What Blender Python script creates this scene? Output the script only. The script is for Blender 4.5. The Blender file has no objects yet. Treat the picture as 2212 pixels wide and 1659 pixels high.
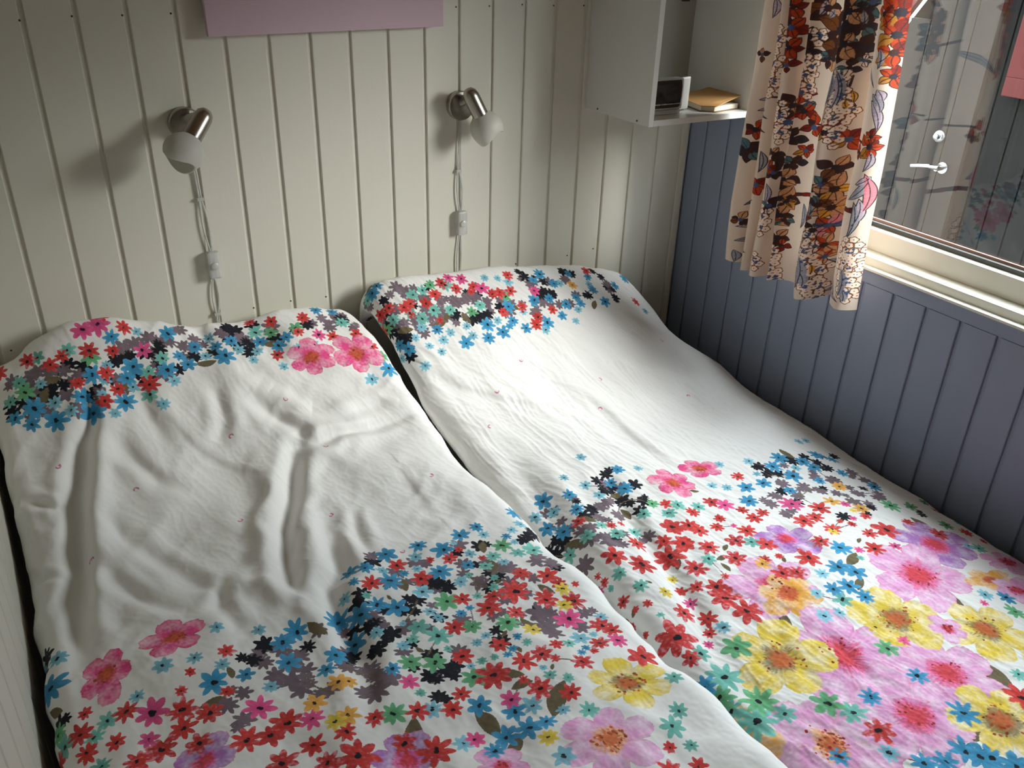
import bpy, bmesh, math, random
import numpy as np
from mathutils import Vector, Matrix

# ------------------------------------------------------------------ camera
ZO = 0.25                                   # floor offset of the calibrated frame
W, H, F = 2212.0, 1659.0, 1861.75
CAM = np.array([-0.0927, -2.0409, 1.4515 + ZO])
YAW, PITCH, ROLL = 0.5419, 0.4911, 0.0314
cy_, sy_, cp_, sp_ = math.cos(YAW), math.sin(YAW), math.cos(PITCH), math.sin(PITCH)
fw = np.array([sy_*cp_, cy_*cp_, -sp_]); rt = np.array([cy_, -sy_, 0.0]); up = np.cross(rt, fw)
cr, sr = math.cos(ROLL), math.sin(ROLL)
RM = np.array([cr*rt + sr*up, -sr*rt + cr*up, fw])

scene = bpy.context.scene
col = scene.collection
cd = bpy.data.cameras.new('camera'); cam = bpy.data.objects.new('camera', cd); col.objects.link(cam)
cd.sensor_width = 36.0; cd.lens = F / W * 36.0; cd.clip_start = 0.02
m = Matrix.Identity(4)
for i in range(3):
    m[i][0], m[i][1], m[i][2], m[i][3] = RM[0][i], RM[1][i], -RM[2][i], CAM[i]
cam.matrix_world = m
scene.camera = cam

def project(X):
    d = (np.asarray(X) - CAM) @ RM.T
    return np.stack([W/2 + F*d[..., 0]/d[..., 2], H/2 - F*d[..., 1]/d[..., 2]], -1)
def unproject(x, y, ax, val):
    d = np.array([(x - W/2)/F, -(y - H/2)/F, 1.0]) @ RM
    return CAM + d * ((val - CAM[ax]) / d[ax])

# ------------------------------------------------------------------ sky, daylight, exposure
world = bpy.data.worlds.new('overcast_sky'); scene.world = world; world.use_nodes = True
bg = world.node_tree.nodes['Background']
bg.inputs['Color'].default_value = (0.84, 0.93, 1.0, 1); bg.inputs['Strength'].default_value = 7.5
# overcast sky: zenith about three times the horizon
SKY = 12.0
wn = world.node_tree; tcw = wn.nodes.new('ShaderNodeTexCoord'); sx_ = wn.nodes.new('ShaderNodeSeparateXYZ'); wn.links.new(tcw.outputs['Generated'], sx_.inputs[0])
mz = wn.nodes.new('ShaderNodeMath'); mz.operation = 'MAXIMUM'; mz.inputs[1].default_value = 0.0; wn.links.new(sx_.outputs['Z'], mz.inputs[0])
ms = wn.nodes.new('ShaderNodeMath'); ms.operation = 'MULTIPLY_ADD'; ms.inputs[1].default_value = SKY*2/3; ms.inputs[2].default_value = SKY/3
wn.links.new(mz.outputs[0], ms.inputs[0]); wn.links.new(ms.outputs[0], bg.inputs['Strength'])
scene.view_settings.view_transform = 'Standard'; scene.view_settings.look = 'None'
scene.view_settings.gamma = 1.0; scene.view_settings.use_curve_mapping = False
scene.view_settings.exposure = 0.9
scene.cycles.max_bounces = 10; scene.cycles.diffuse_bounces = 4; scene.cycles.transparent_max_bounces = 16
scene.cycles.sample_clamp_indirect = 6.0

# the bright, cloud-veiled part of the sky: a very wide, soft sun low over the yard
sl = bpy.data.lights.new('veiled_sun', 'SUN'); sl.energy = 4.6; sl.angle = math.radians(34); sl.color = (1.0, 0.985, 0.96)
so = bpy.data.objects.new('veiled_sun', sl); col.objects.link(so)
so.rotation_euler = Vector((0.68, -0.66, 0.44)).to_track_quat('Z', 'Y').to_euler(); so.location = (6, -4, 5)

XR, XL, YF, ZC = 1.740, -0.245, -3.3, 2.40          # right wall, left wall, wall behind the camera, ceiling
WY0, WY1, WZ0, WZ1 = -0.33, -1.58, 0.712 + ZO, 1.92  # window opening
pl = bpy.data.lights.new('window_portal', 'AREA'); pl.shape = 'RECTANGLE'
pl.size = abs(WY1 - WY0); pl.size_y = WZ1 - WZ0; pl.cycles.is_portal = True
po = bpy.data.objects.new('window_portal', pl); col.objects.link(po)
po.location = (1.92, (WY0 + WY1)/2, (WZ0 + WZ1)/2); po.rotation_euler = (0, math.pi/2, 0)
po.rotation_euler = Matrix(((0, 0, 1), (1, 0, 0), (0, 1, 0))).to_euler()   # -Z looks to -X

# ------------------------------------------------------------------ helpers
def lin(c):
    return tuple(((v/255.0)/12.92 if v/255.0 <= 0.04045 else ((v/255.0 + 0.055)/1.055)**2.4) for v in c)

class MB:
    def __init__(s): s.v = []; s.f = []; s.smooth = []
    def add(s, vs, fs, smooth=False):
        o = len(s.v); s.v += [tuple(v) for v in vs]
        for f in fs: s.f.append(tuple(o + i for i in f)); s.smooth.append(smooth)
        return s
    def box(s, x0, x1, y0, y1, z0, z1):
        vs = [(x, y, z) for z in (z0, z1) for y in (y0, y1) for x in (x0, x1)]
        return s.add(vs, [(0, 2, 3, 1), (4, 5, 7, 6), (0, 1, 5, 4), (2, 6, 7, 3), (0, 4, 6, 2), (1, 3, 7, 5)])
    def prism(s, prof, fn):
        """prof: closed list of 2-D points, fn(p, t) -> 3-D point with t = 0 / 1"""
        n = len(prof); vs = [fn(p, 0) for p in prof] + [fn(p, 1) for p in prof]
        fs = [(i, (i+1) % n, n + (i+1) % n, n + i) for i in range(n)] + [tuple(range(n))[::-1], tuple(range(n, 2*n))]
        return s.add(vs, fs)
    def lathe(s, prof, org, axis, seg=32, mod=None, capped=True):
        """prof: list of (radius, height) along axis from org"""
        a = Vector(axis).normalized(); u = a.orthogonal().normalized(); w = a.cross(u)
        vs = []; fs = []; n = len(prof)
        for i, (r, h) in enumerate(prof):
            for k in range(seg):
                t = 2*math.pi*k/seg
                hh = h + (mod(i, t) if mod else 0)
                vs.append(Vector(org) + a*hh + (u*math.cos(t) + w*math.sin(t))*r)
        for i in range(n-1):
            for k in range(seg):
                k2 = (k+1) % seg
                fs.append((i*seg+k, i*seg+k2, (i+1)*seg+k2, (i+1)*seg+k))
        if capped:
            fs.append(tuple(range(seg))[::-1]); fs.append(tuple((n-1)*seg+k for k in range(seg)))
        return s.add(vs, fs, True)
    def tube(s, pts, r, seg=8):
        pts = [Vector(p) for p in pts]; n = len(pts); vs = []; fs = []
        for i, p in enumerate(pts):
            t = (pts[min(i+1, n-1)] - pts[max(i-1, 0)]).normalized()
            u = t.cross(Vector((0, 1, 0.013))).normalized(); w = t.cross(u)
            for k in range(seg):
                a = 2*math.pi*k/seg; vs.append(p + (u*math.cos(a) + w*math.sin(a))*r)
        for i in range(n-1):
            for k in range(seg):
                k2 = (k+1) % seg; fs.append((i*seg+k, i*seg+k2, (i+1)*seg+k2, (i+1)*seg+k))
        fs.append(tuple(range(seg))[::-1]); fs.append(tuple((n-1)*seg+k for k in range(seg)))
        return s.add(vs, fs, True)
    def mesh(s, name, mat=None, bevel=0):
        me = bpy.data.meshes.new(name); me.from_pydata(s.v, [], s.f)
        bm = bmesh.new(); bm.from_mesh(me); bmesh.ops.recalc_face_normals(bm, faces=bm.faces)
        if bevel:
            bmesh.ops.bevel(bm, geom=[e for e in bm.edges if e.calc_face_angle(0) > 0.6], offset=bevel, segments=2, affect='EDGES', profile=0.6)
        bm.to_mesh(me); bm.free()
        if any(s.smooth):
            me.shade_smooth(); me.set_sharp_from_angle(angle=math.radians(40))
        if mat: me.materials.append(mat)
        return me
    def build(s, name, mat, parent=None, bevel=0):
        return link(name, s.mesh(name, mat, bevel), parent)
def link(name, me, parent=None):
    o = bpy.data.objects.new(name, me); col.objects.link(o); o.parent = parent; return o
def tag(o, label=None, cat=None, group=None, kind=None):
    for k, v in (('label', label), ('category', cat), ('group', group), ('kind', kind)):
        if v: o[k] = v
    return o
def empty(name, loc=(0, 0, 0)):
    o = bpy.data.objects.new(name, None); col.objects.link(o); o.empty_display_size = 0.05; o.location = loc; return o

# materials --------------------------------------------------------
def material(name, color, rough=0.5, metal=0.0, bump=None, var=None, spec=0.5, trans=0.0):
    mt = bpy.data.materials.new(name); mt.use_nodes = True
    nt = mt.node_tree; b = nt.nodes['Principled BSDF']
    b.inputs['Base Color'].default_value = (*color, 1); b.inputs['Roughness'].default_value = rough
    b.inputs['Metallic'].default_value = metal; b.inputs['Specular IOR Level'].default_value = spec
    b.inputs['Transmission Weight'].default_value = trans
    tc = nt.nodes.new('ShaderNodeTexCoord')
    def noise(scale, sc=(1, 1, 1), detail=3):
        mp = nt.nodes.new('ShaderNodeMapping'); mp.inputs['Scale'].default_value = sc
        nt.links.new(tc.outputs['Object'], mp.inputs['Vector'])
        n = nt.nodes.new('ShaderNodeTexNoise'); n.inputs['Scale'].default_value = scale; n.inputs['Detail'].default_value = detail
        nt.links.new(mp.outputs['Vector'], n.inputs['Vector']); return n
    if var:
        n = noise(var[0], var[2] if len(var) > 2 else (1, 1, 1)); mx = nt.nodes.new('ShaderNodeMix'); mx.data_type = 'RGBA'
        k = var[1]
        mx.inputs['A'].default_value = (*[c*(1-k) for c in color], 1); mx.inputs['B'].default_value = (*[min(1, c*(1+k)) for c in color], 1)
        nt.links.new(n.outputs['Fac'], mx.inputs['Factor']); nt.links.new(mx.outputs['Result'], b.inputs['Base Color'])
    if bump:
        n = noise(bump[0], bump[2] if len(bump) > 2 else (1, 1, 1)); bp = nt.nodes.new('ShaderNodeBump')
        bp.inputs['Strength'].default_value = bump[1]; bp.inputs['Distance'].default_value = 0.002
        nt.links.new(n.outputs['Fac'], bp.inputs['Height']); nt.links.new(bp.outputs['Normal'], b.inputs['Normal'])
    return mt
M = {}
M['cream'] = material('cream_wall_paint', lin((215, 211, 197)), 0.42, bump=(90, 0.12, (1, 1, 0.25)), var=(2.2, 0.03))
M['blue'] = material('blue_grey_wall_paint', lin((134, 145, 166)), 0.4, bump=(90, 0.12, (1, 1, 0.25)), var=(2.2, 0.04))
M['white_gloss'] = material('white_window_paint', lin((226, 223, 210)), 0.32, bump=(40, 0.05), var=(5, 0.02))
M['ceiling'] = material('pine_ceiling', lin((178, 146, 108)), 0.6)
M['dim'] = material('brown_panelling', lin((120, 98, 76)), 0.6)
M['floor'] = material('pine_floor', lin((150, 115, 80)), 0.45, var=(6, 0.15, (1, 12, 1)))
M['shelf'] = material('white_melamine', lin((216, 216, 211)), 0.35)
M['back_shade'] = material('shaded_shelf_back', lin((158, 157, 150)), 0.6)  # shade inside the box shelf, painted in as a darker grey back panel
M['screw'] = material('dark_screw', lin((70, 66, 60)), 0.4, 0.6)
M['nickel'] = material('brushed_nickel', (0.42, 0.39, 0.35), 0.27, 1.0, bump=(300, 0.05, (1, 1, 12)))
M['clear'] = material('clear_plastic', (0.86, 0.86, 0.82), 0.25, 0, trans=0.55)
M['plum'] = material('purple_canvas', lin((206, 180, 190)), 0.75, bump=(160, 0.25, (1, 1, 6)), var=(60, 0.06, (0.4, 1, 8)))
M['black'] = material('black_plastic', (0.012, 0.012, 0.013), 0.18)
M['silver'] = material('silver_plastic', lin((190, 190, 188)), 0.35)
M['screen'] = material('clock_screen', (0.02, 0.023, 0.024), 0.06)
M['paper'] = material('brown_paper_cover', lin((186, 140, 86)), 0.6, var=(12, 0.08))
M['pages'] = material('paper_pages', lin((215, 205, 185)), 0.8)
M['dark_paper'] = material('dark_brown_card', lin((120, 84, 55)), 0.7)
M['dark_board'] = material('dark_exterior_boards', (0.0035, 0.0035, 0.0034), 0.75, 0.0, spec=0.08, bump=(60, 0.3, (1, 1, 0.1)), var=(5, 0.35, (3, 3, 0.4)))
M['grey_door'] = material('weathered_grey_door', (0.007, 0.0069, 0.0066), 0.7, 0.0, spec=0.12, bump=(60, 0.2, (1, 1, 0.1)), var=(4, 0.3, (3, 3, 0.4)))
M['red'] = material('red_exterior_paint', lin((62, 13, 10)), 0.5, spec=0.15, var=(8, 0.08))
M['chrome'] = material('chrome', (0.22, 0.22, 0.215), 0.2, 1.0)
M['ground'] = material('gravel_ground', (0.16, 0.15, 0.14), 0.9, bump=(80, 0.6), var=(40, 0.3))
M['rubber'] = material('dark_sealing_strip', (0.05, 0.048, 0.042), 0.6)
M['pinkwood'] = material('pinkish_glazing_strip', lin((190, 150, 135)), 0.5)
M['roof'] = material('roofing_felt', (0.05, 0.05, 0.05), 0.9)
M['mattress'] = material('mattress_ticking', lin((220, 218, 210)), 0.85)
M['bedwood'] = material('white_bed_frame', lin((215, 212, 203)), 0.5)
M['pillow'] = material('white_pillowcase', lin((222, 220, 214)), 0.85, bump=(120, 0.2))

def glass_material():
    mt = bpy.data.materials.new('window_glass'); mt.use_nodes = True; nt = mt.node_tree; nt.nodes.clear()
    out = nt.nodes.new('ShaderNodeOutputMaterial'); mix = nt.nodes.new('ShaderNodeMixShader')
    tr = nt.nodes.new('ShaderNodeBsdfTransparent'); gl = nt.nodes.new('ShaderNodeBsdfGlossy')
    gl.inputs['Roughness'].default_value = 0.0; tr.inputs['Color'].default_value = (0.97, 0.98, 0.97, 1)
    lw = nt.nodes.new('ShaderNodeLayerWeight'); lw.inputs['Blend'].default_value = 0.5
    pw = nt.nodes.new('ShaderNodeMath'); pw.operation = 'POWER'; pw.inputs[1].default_value = 5.0
    ma = nt.nodes.new('ShaderNodeMath'); ma.operation = 'MULTIPLY_ADD'; ma.inputs[1].default_value = 0.96; ma.inputs[2].default_value = 0.04
    nt.links.new(lw.outputs['Facing'], pw.inputs[0]); nt.links.new(pw.outputs[0], ma.inputs[0])
    nt.links.new(ma.outputs[0], mix.inputs['Fac']); nt.links.new(tr.outputs[0], mix.inputs[1]); nt.links.new(gl.outputs[0], mix.inputs[2])
    nt.links.new(mix.outputs[0], out.inputs['Surface']); return mt
M['glass'] = glass_material()
def frosted_material():
    mt = bpy.data.materials.new('frosted_glass'); mt.use_nodes = True; nt = mt.node_tree
    b = nt.nodes['Principled BSDF']; out = nt.nodes['Material Output']
    b.inputs['Base Color'].default_value = (*lin((226, 224, 216)), 1); b.inputs['Roughness'].default_value = 0.45
    tl = nt.nodes.new('ShaderNodeBsdfTranslucent'); tl.inputs['Color'].default_value = (0.82, 0.81, 0.76, 1)
    mix = nt.nodes.new('ShaderNodeMixShader'); mix.inputs['Fac'].default_value = 0.4
    nt.links.new(b.outputs[0], mix.inputs[1]); nt.links.new(tl.outputs[0], mix.inputs[2]); nt.links.new(mix.outputs[0], out.inputs['Surface'])
    return mt
M['frosted'] = frosted_material()

# ------------------------------------------------------------------ room shell
P = 0.095
def struct(name, mb, mat):
    return tag(mb.build(name, mat), kind='structure')
floor = struct('floor', MB().box(XL-0.1, XR+0.16, YF-0.1, 0.1, -0.05, 0), M['floor'])
ceiling = struct('ceiling', MB().box(XL-0.1, XR+0.16, YF-0.1, 0.1, ZC, ZC+0.05), M['ceiling'])
wall_back = struct('wall_back', MB().box(XL-0.1, XR+0.16, 0.012, 0.1, 0, ZC), M['cream'])
wall_left = struct('wall_left', MB().box(XL-0.1, XL-0.012, YF, 0.012, 0, ZC), M['cream'])
wall_front = struct('wall_front', MB().box(XL-0.1, XR+0.16, YF-0.1, YF, 0, ZC), M['dim'])
wr = MB()
xo = XR + 0.16
wr.box(XR+0.012, xo, WY0, 0.012, 0, ZC); wr.box(XR+0.012, xo, YF, WY1, 0, ZC)
wr.box(XR+0.012, xo, WY1, WY0, 0, WZ0-0.03); wr.box(XR+0.012, xo, WY1, WY0, WZ1, ZC)
wall_right = struct('wall_right', wr, M['blue'])

# tongue-and-groove boards: a flat face, small chamfers and a recessed tongue that forms the groove
def board_profile(w, g=0.0095, d=0.0055, c=0.0018, t=0.012):
    # u along the wall (0..w), n out of the wall (0 = board face, negative = into the wall)
    return [(g, -t), (g, -d), (0, -d), (0, -t)], [(g, -t), (g, -c), (g+c, 0), (w-c, 0), (w, -c), (w, -t)]
def board_mesh(name, w, z0, z1, axis, mat):
    mb = MB()
    tongue, face = board_profile(w)
    if axis == 'x': fn = lambda p, t: (p[0], -p[1], (z0, z1)[t])
    elif axis == 'y_right': fn = lambda p, t: (-p[1], -p[0], (z0, z1)[t])
    else: fn = lambda p, t: (p[1], -p[0], (z0, z1)[t])
    mb.prism(tongue, fn); mb.prism(face, fn)
    return mb.mesh(name, mat)
# wall_back: pitch P, groove i at x = i*P
me = board_mesh('board', P, 0, ZC, 'x', M['cream'])
for i in range(-3, 19):
    x = i*P - 0.0048
    if i == -3:
        o = link('board', board_mesh('board', P - (XL - x), 0, ZC, 'x', M['cream']), wall_back); o.location = (XL, 0, 0)
    elif i == 18:
        o = link('board', board_mesh('board', XR - x, 0, ZC, 'x', M['cream']), wall_back); o.location = (x, 0, 0)
    else:
        o = link('board', me, wall_back); o.location = (x, 0, 0)
# wall_right: pitch 0.0924, groove j at y = -(0.0755 + j*pitch)
PR = 0.0924
zr = 0.668 + ZO
me_low = board_mesh('board', PR, 0, zr, 'y_right', M['blue']); me_high = board_mesh('board', PR, 0, ZC, 'y_right', M['blue'])
me_top = board_mesh('board', PR, WZ1 + 0.05, ZC, 'y_right', M['blue'])
o = link('board', board_mesh('board', 0.0755 - 0.0048, 0, ZC, 'y_right', M['blue']), wall_right); o.location = (XR, 0, 0)
j = 0
while True:
    y = -(0.0755 + j*PR) + 0.0048
    if y - PR < YF: break
    inside = y - PR < WY0 + 0.06 and y > WY1 - 0.06
    o = link('board', me_low if inside else me_high, wall_right); o.location = (XR, y, 0)
    if inside:
        o = link('board', me_top, wall_right); o.location = (XR, y, 0)
    j += 1
link('rail', MB().box(XR-0.0005, XR+0.012, WY1-0.06, WY0+0.06, zr+0.0012, 0.708 + ZO).mesh('rail', M['blue'], 0.001), wall_right)
# wall_left
me = board_mesh('board', P, 0, ZC, 'y_left', M['cream'])
j = 0
while -(j+1)*P > YF:
    o = link('board', me, wall_left); o.location = (XL, -j*P, 0); j += 1
# nail heads sunk into the boards
nm = MB()
for (px, py) in ((42, 44), (155, 35), (264, 33), (369, 29), (985, 15), (1057, 13), (1128, 10), (1196, 12), (1261, 12), (548, 665), (628, 650), (704, 641), (1114, 570), (1225, 552), (1281, 537), (24, 757)):
    q = unproject(px, py, 1, 0.0); nm.lathe([(0.0022, -0.002), (0.0022, 0.0006)], q, (0, -1, 0), 8)
tag(nm.build('nail_heads', M['screw'], wall_back), kind='stuff')

# ------------------------------------------------------------------ window
win = tag(empty('window_1', (XR, (WY0+WY1)/2, WZ0)), kind='structure')
def wpart(name, mb, mat, bevel=0.0, parent=win):
    o = mb.build(name, mat, None, bevel); o.parent = parent
    if parent is win: o.matrix_parent_inverse = Matrix.Translation(-win.location)
    return o
S = 0.05
def ring(x0, x1, a, b):
    """frame ring between the rectangle inset a and the rectangle inset b; bottom member listed apart"""
    return MB().box(x0, x1, WY1+a, WY1+b, WZ0+a, WZ1-a).box(x0, x1, WY0-b, WY0-a, WZ0+a, WZ1-a).box(x0, x1, WY1+b, WY0-b, WZ1-b, WZ1-a)
# architrave round the opening (sides and head), apron strip, stepped sill, sash
wpart('architrave', MB().box(XR-0.012, XR+0.03, WY0, WY0+0.055, WZ0-0.002, WZ1+0.055).box(XR-0.012, XR+0.03, WY1-0.055, WY1, WZ0-0.002, WZ1+0.055).box(XR-0.012, XR+0.03, WY1, WY0, WZ1, WZ1+0.055), M['white_gloss'], 0.002)
wpart('apron_strip', MB().box(XR-0.012, 1.750, WY1-0.055, WY0+0.055, 0.7055+ZO, 0.712+ZO), M['white_gloss'], 0.0012)
sill_z, sash_z = 0.733 + ZO, 0.786 + ZO
wpart('sill', MB().box(1.748, 1.90, WY1, WY0, 0.70+ZO, sill_z), M['white_gloss'], 0.003)
sash = wpart('sash', MB().box(1.796, 1.845, WY1, WY0, sill_z, sash_z), M['white_gloss'], 0.002)
wpart('frame', MB().box(1.780, 1.89, WY0-0.035, WY0, sill_z, WZ1).box(1.780, 1.89, WY1, WY1+0.035, sill_z, WZ1).box(1.780, 1.89, WY1+0.035, WY0-0.035, WZ1-0.035, WZ1), M['white_gloss'], 0.002)
wpart('sealing_strip', MB().box(1.818, 1.838, WY1+0.035, WY0-0.035, sash_z, 0.797+ZO), M['rubber'])
wpart('glazing_strip', MB().box(1.832, 1.837, WY1+0.035, WY0-0.035, 0.797+ZO, 0.803+ZO), M['pinkwood'])
for x in (1.8375,):
    wpart('pane', MB().box(x, x+0.004, WY1+0.03, WY0-0.03, 0.798+ZO, WZ1-0.03), M['glass'])

# ------------------------------------------------------------------ outside
XO = XR + 1.62
tag(MB().box(XR+0.16, 16, -12, 14, -0.35, -0.30).build('ground', M['ground']), 'gravel ground outside the window', 'ground', kind='structure')
def on_out(px, py, dx=0): return unproject(px, py, 0, XO + dx)
vA, vB = on_out(1962, 44), on_out(1998, -2)
slope = (vB[2]-vA[2]) / (vA[1]-vB[1])
ye = vA[1] + 0.5
bld = empty('neighbour_building', (XO, 0, -0.3))
yr = -2.6                                           # ridge
zrf = lambda y: vA[2] + (vA[1]-y)*slope*0.55 if y < vA[1] else vA[2] + (vA[1]-y)*slope
ez = zrf(ye); rz = 1.66
def bpart(name, mb, mat, parent=bld, bevel=0):
    o = mb.build(name, mat, None, bevel); o.parent = parent
    if parent is bld: o.matrix_parent_inverse = Matrix.Translation(-bld.location)
    return o
ytop = vA[1] - (rz - vA[2])/slope
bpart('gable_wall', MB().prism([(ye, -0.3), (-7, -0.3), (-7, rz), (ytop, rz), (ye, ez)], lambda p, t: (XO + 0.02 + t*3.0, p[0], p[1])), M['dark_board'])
bw = 0.098
bm_ = MB()
k = 0
y = ye
bmesh_board = {}
while y > -3.6:
    zt = min(rz, zrf(y) if y > ytop else rz)
    if y > ytop: zt = vA[2] + (vA[1]-y)*slope
    mb = MB().box(XO, XO+0.022, y-bw+0.007, y, -0.3, min(rz, zt))
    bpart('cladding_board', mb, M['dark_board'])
    y -= bw
# sloping verge board painted red and the flat roof edge
n = np.array([vB[1]-vA[1], vB[2]-vA[2]]); n /= np.hypot(*n); pn = np.array([-n[1], n[0]])
if pn[1] > 0: pn = -pn
c0 = np.array([ye+0.05, vA[2]-(ye+0.05-vA[1])*slope]); c1 = np.array([ytop, rz])
prof = [tuple(c0), tuple(c1), tuple(c1 - pn*0.07), tuple(c0 - pn*0.07)]
bpart('verge_board', MB().prism(prof, lambda p, t: (XO - 0.04 + t*0.035, p[0], p[1])), M['red'])
bpart('roof', MB().box(XO-0.1, XO+3.2, -7, ytop, rz, rz+0.05), M['roof'])
# door with lever handle and thumb turn
dh = on_out(2040, 362, -0.02); dk = on_out(2033, 294, -0.02)
dy0, dy1 = dh[1] - 0.07, dh[1] + 0.72
door = tag(empty('door_1', (XO, (dy0+dy1)/2, -0.25)), kind='structure')
def dpart(name, mb, mat, parent=None, bevel=0):
    o = mb.build(name, mat, None, bevel); o.parent = parent or door
    if parent is None: o.matrix_parent_inverse = Matrix.Translation(-door.location)
    return o
y = dy0
while y < dy1 - 0.02:
    zt = min(rz, vA[2] + (vA[1]-(y+0.098))*slope) - 0.03
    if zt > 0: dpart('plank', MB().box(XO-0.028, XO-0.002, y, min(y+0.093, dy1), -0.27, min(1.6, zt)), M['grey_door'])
    y += 0.098
hd = MB().lathe([(0.024, 0), (0.024, 0.008), (0.010, 0.010), (0.010, 0.05)], (XO-0.028, dh[1], dh[2]), (-1, 0, 0), 20)
lever = dpart('lever_handle', hd, M['chrome'])
dpart('lever', MB().tube([(XO-0.075, dh[1]-0.008, dh[2]+0.004), (XO-0.078, dh[1]+0.03, dh[2]+0.004), (XO-0.08, dh[1]+0.075, dh[2]-0.002), (XO-0.078, dh[1]+0.115, dh[2]-0.012)], 0.0095, 12), M['chrome'])
dpart('thumb_turn', MB().lathe([(0.027, 0), (0.027, 0.006), (0.022, 0.012), (0.012, 0.014), (0.012, 0.03), (0.004, 0.034)], (XO-0.028, dk[1], dk[2]), (-1, 0, 0), 20), M['chrome'])
# red window frame of the neighbour
rc = on_out(2163, 206, -0.03)
rwy0, rwy1, rwz0, rwz1 = rc[1], rc[1]-0.75, rc[2], 1.58
rw = empty('red_window', (XO, rwy0, rwz0))
def rpart(name, mb, mat, bevel=0):
    o = mb.build(name, mat, None, bevel); o.parent = rw; o.matrix_parent_inverse = Matrix.Translation(-rw.location); return o
rpart('frame', MB().box(XO-0.035, XO-0.001, rwy1, rwy0, rwz0, rwz0+0.07).box(XO-0.035, XO-0.001, rwy1, rwy0, rwz1-0.07, rwz1).box(XO-0.035, XO-0.001, rwy0-0.075, rwy0, rwz0+0.07, rwz1-0.07).box(XO-0.035, XO-0.001, rwy1, rwy1+0.075, rwz0+0.07, rwz1-0.07), M['red'], 0.003)
rpart('shutter_panel', MB().box(XO-0.022, XO-0.001, rwy1+0.077, rwy0-0.077, rwz0+0.072, rwz1-0.072), M['red'])
rpart('moulding', MB().box(XO-0.028, XO-0.023, rwy1+0.077, rwy0-0.077, rwz0+0.072, rwz0+0.08).box(XO-0.028, XO-0.023, rwy0-0.085, rwy0-0.077, rwz0+0.08, rwz1-0.08), M['red'])
tag(rw, 'red painted shuttered window on the dark wall across the yard', 'window')
tag(bld, 'dark boarded building with red verge outside the window', 'building')

# ------------------------------------------------------------------ soft goods: noise, print layers, printed fabric
rs = np.random.RandomState(7)
_perm = rs.permutation(512); _ga = rs.rand(512)*2*np.pi
def gnoise(x, y, seed=0):
    """2-D gradient noise, about -1..1"""
    x = np.asarray(x, float) + seed*17.31; y = np.asarray(y, float) + seed*7.77
    xi = np.floor(x).astype(int); yi = np.floor(y).astype(int); xf = x - xi; yf = y - yi
    def g(ix, iy, dx, dy):
        a = _ga[_perm[(_perm[ix & 511] + iy) & 511]]; return np.cos(a)*dx + np.sin(a)*dy
    u = xf*xf*xf*(xf*(xf*6-15)+10); v = yf*yf*yf*(yf*(yf*6-15)+10)
    n0 = g(xi, yi, xf, yf)*(1-u) + g(xi+1, yi, xf-1, yf)*u
    n1 = g(xi, yi+1, xf, yf-1)*(1-u) + g(xi+1, yi+1, xf-1, yf-1)*u
    return (n0*(1-v) + n1*v)*1.5
def smooth_interp(keys):
    ks = sorted(keys); xs = np.array([k[0] for k in ks], float); zs = np.array([k[1] for k in ks], float)
    d = np.gradient(zs, xs)
    def f(x):
        x = np.clip(x, xs[0], xs[-1]); i = np.clip(np.searchsorted(xs, x) - 1, 0, len(xs)-2)
        h = xs[i+1]-xs[i]; t = (x-xs[i])/h
        return (2*t**3-3*t**2+1)*zs[i] + (t**3-2*t**2+t)*h*d[i] + (-2*t**3+3*t**2)*zs[i+1] + (t**3-t**2)*h*d[i+1]
    return f

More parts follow.
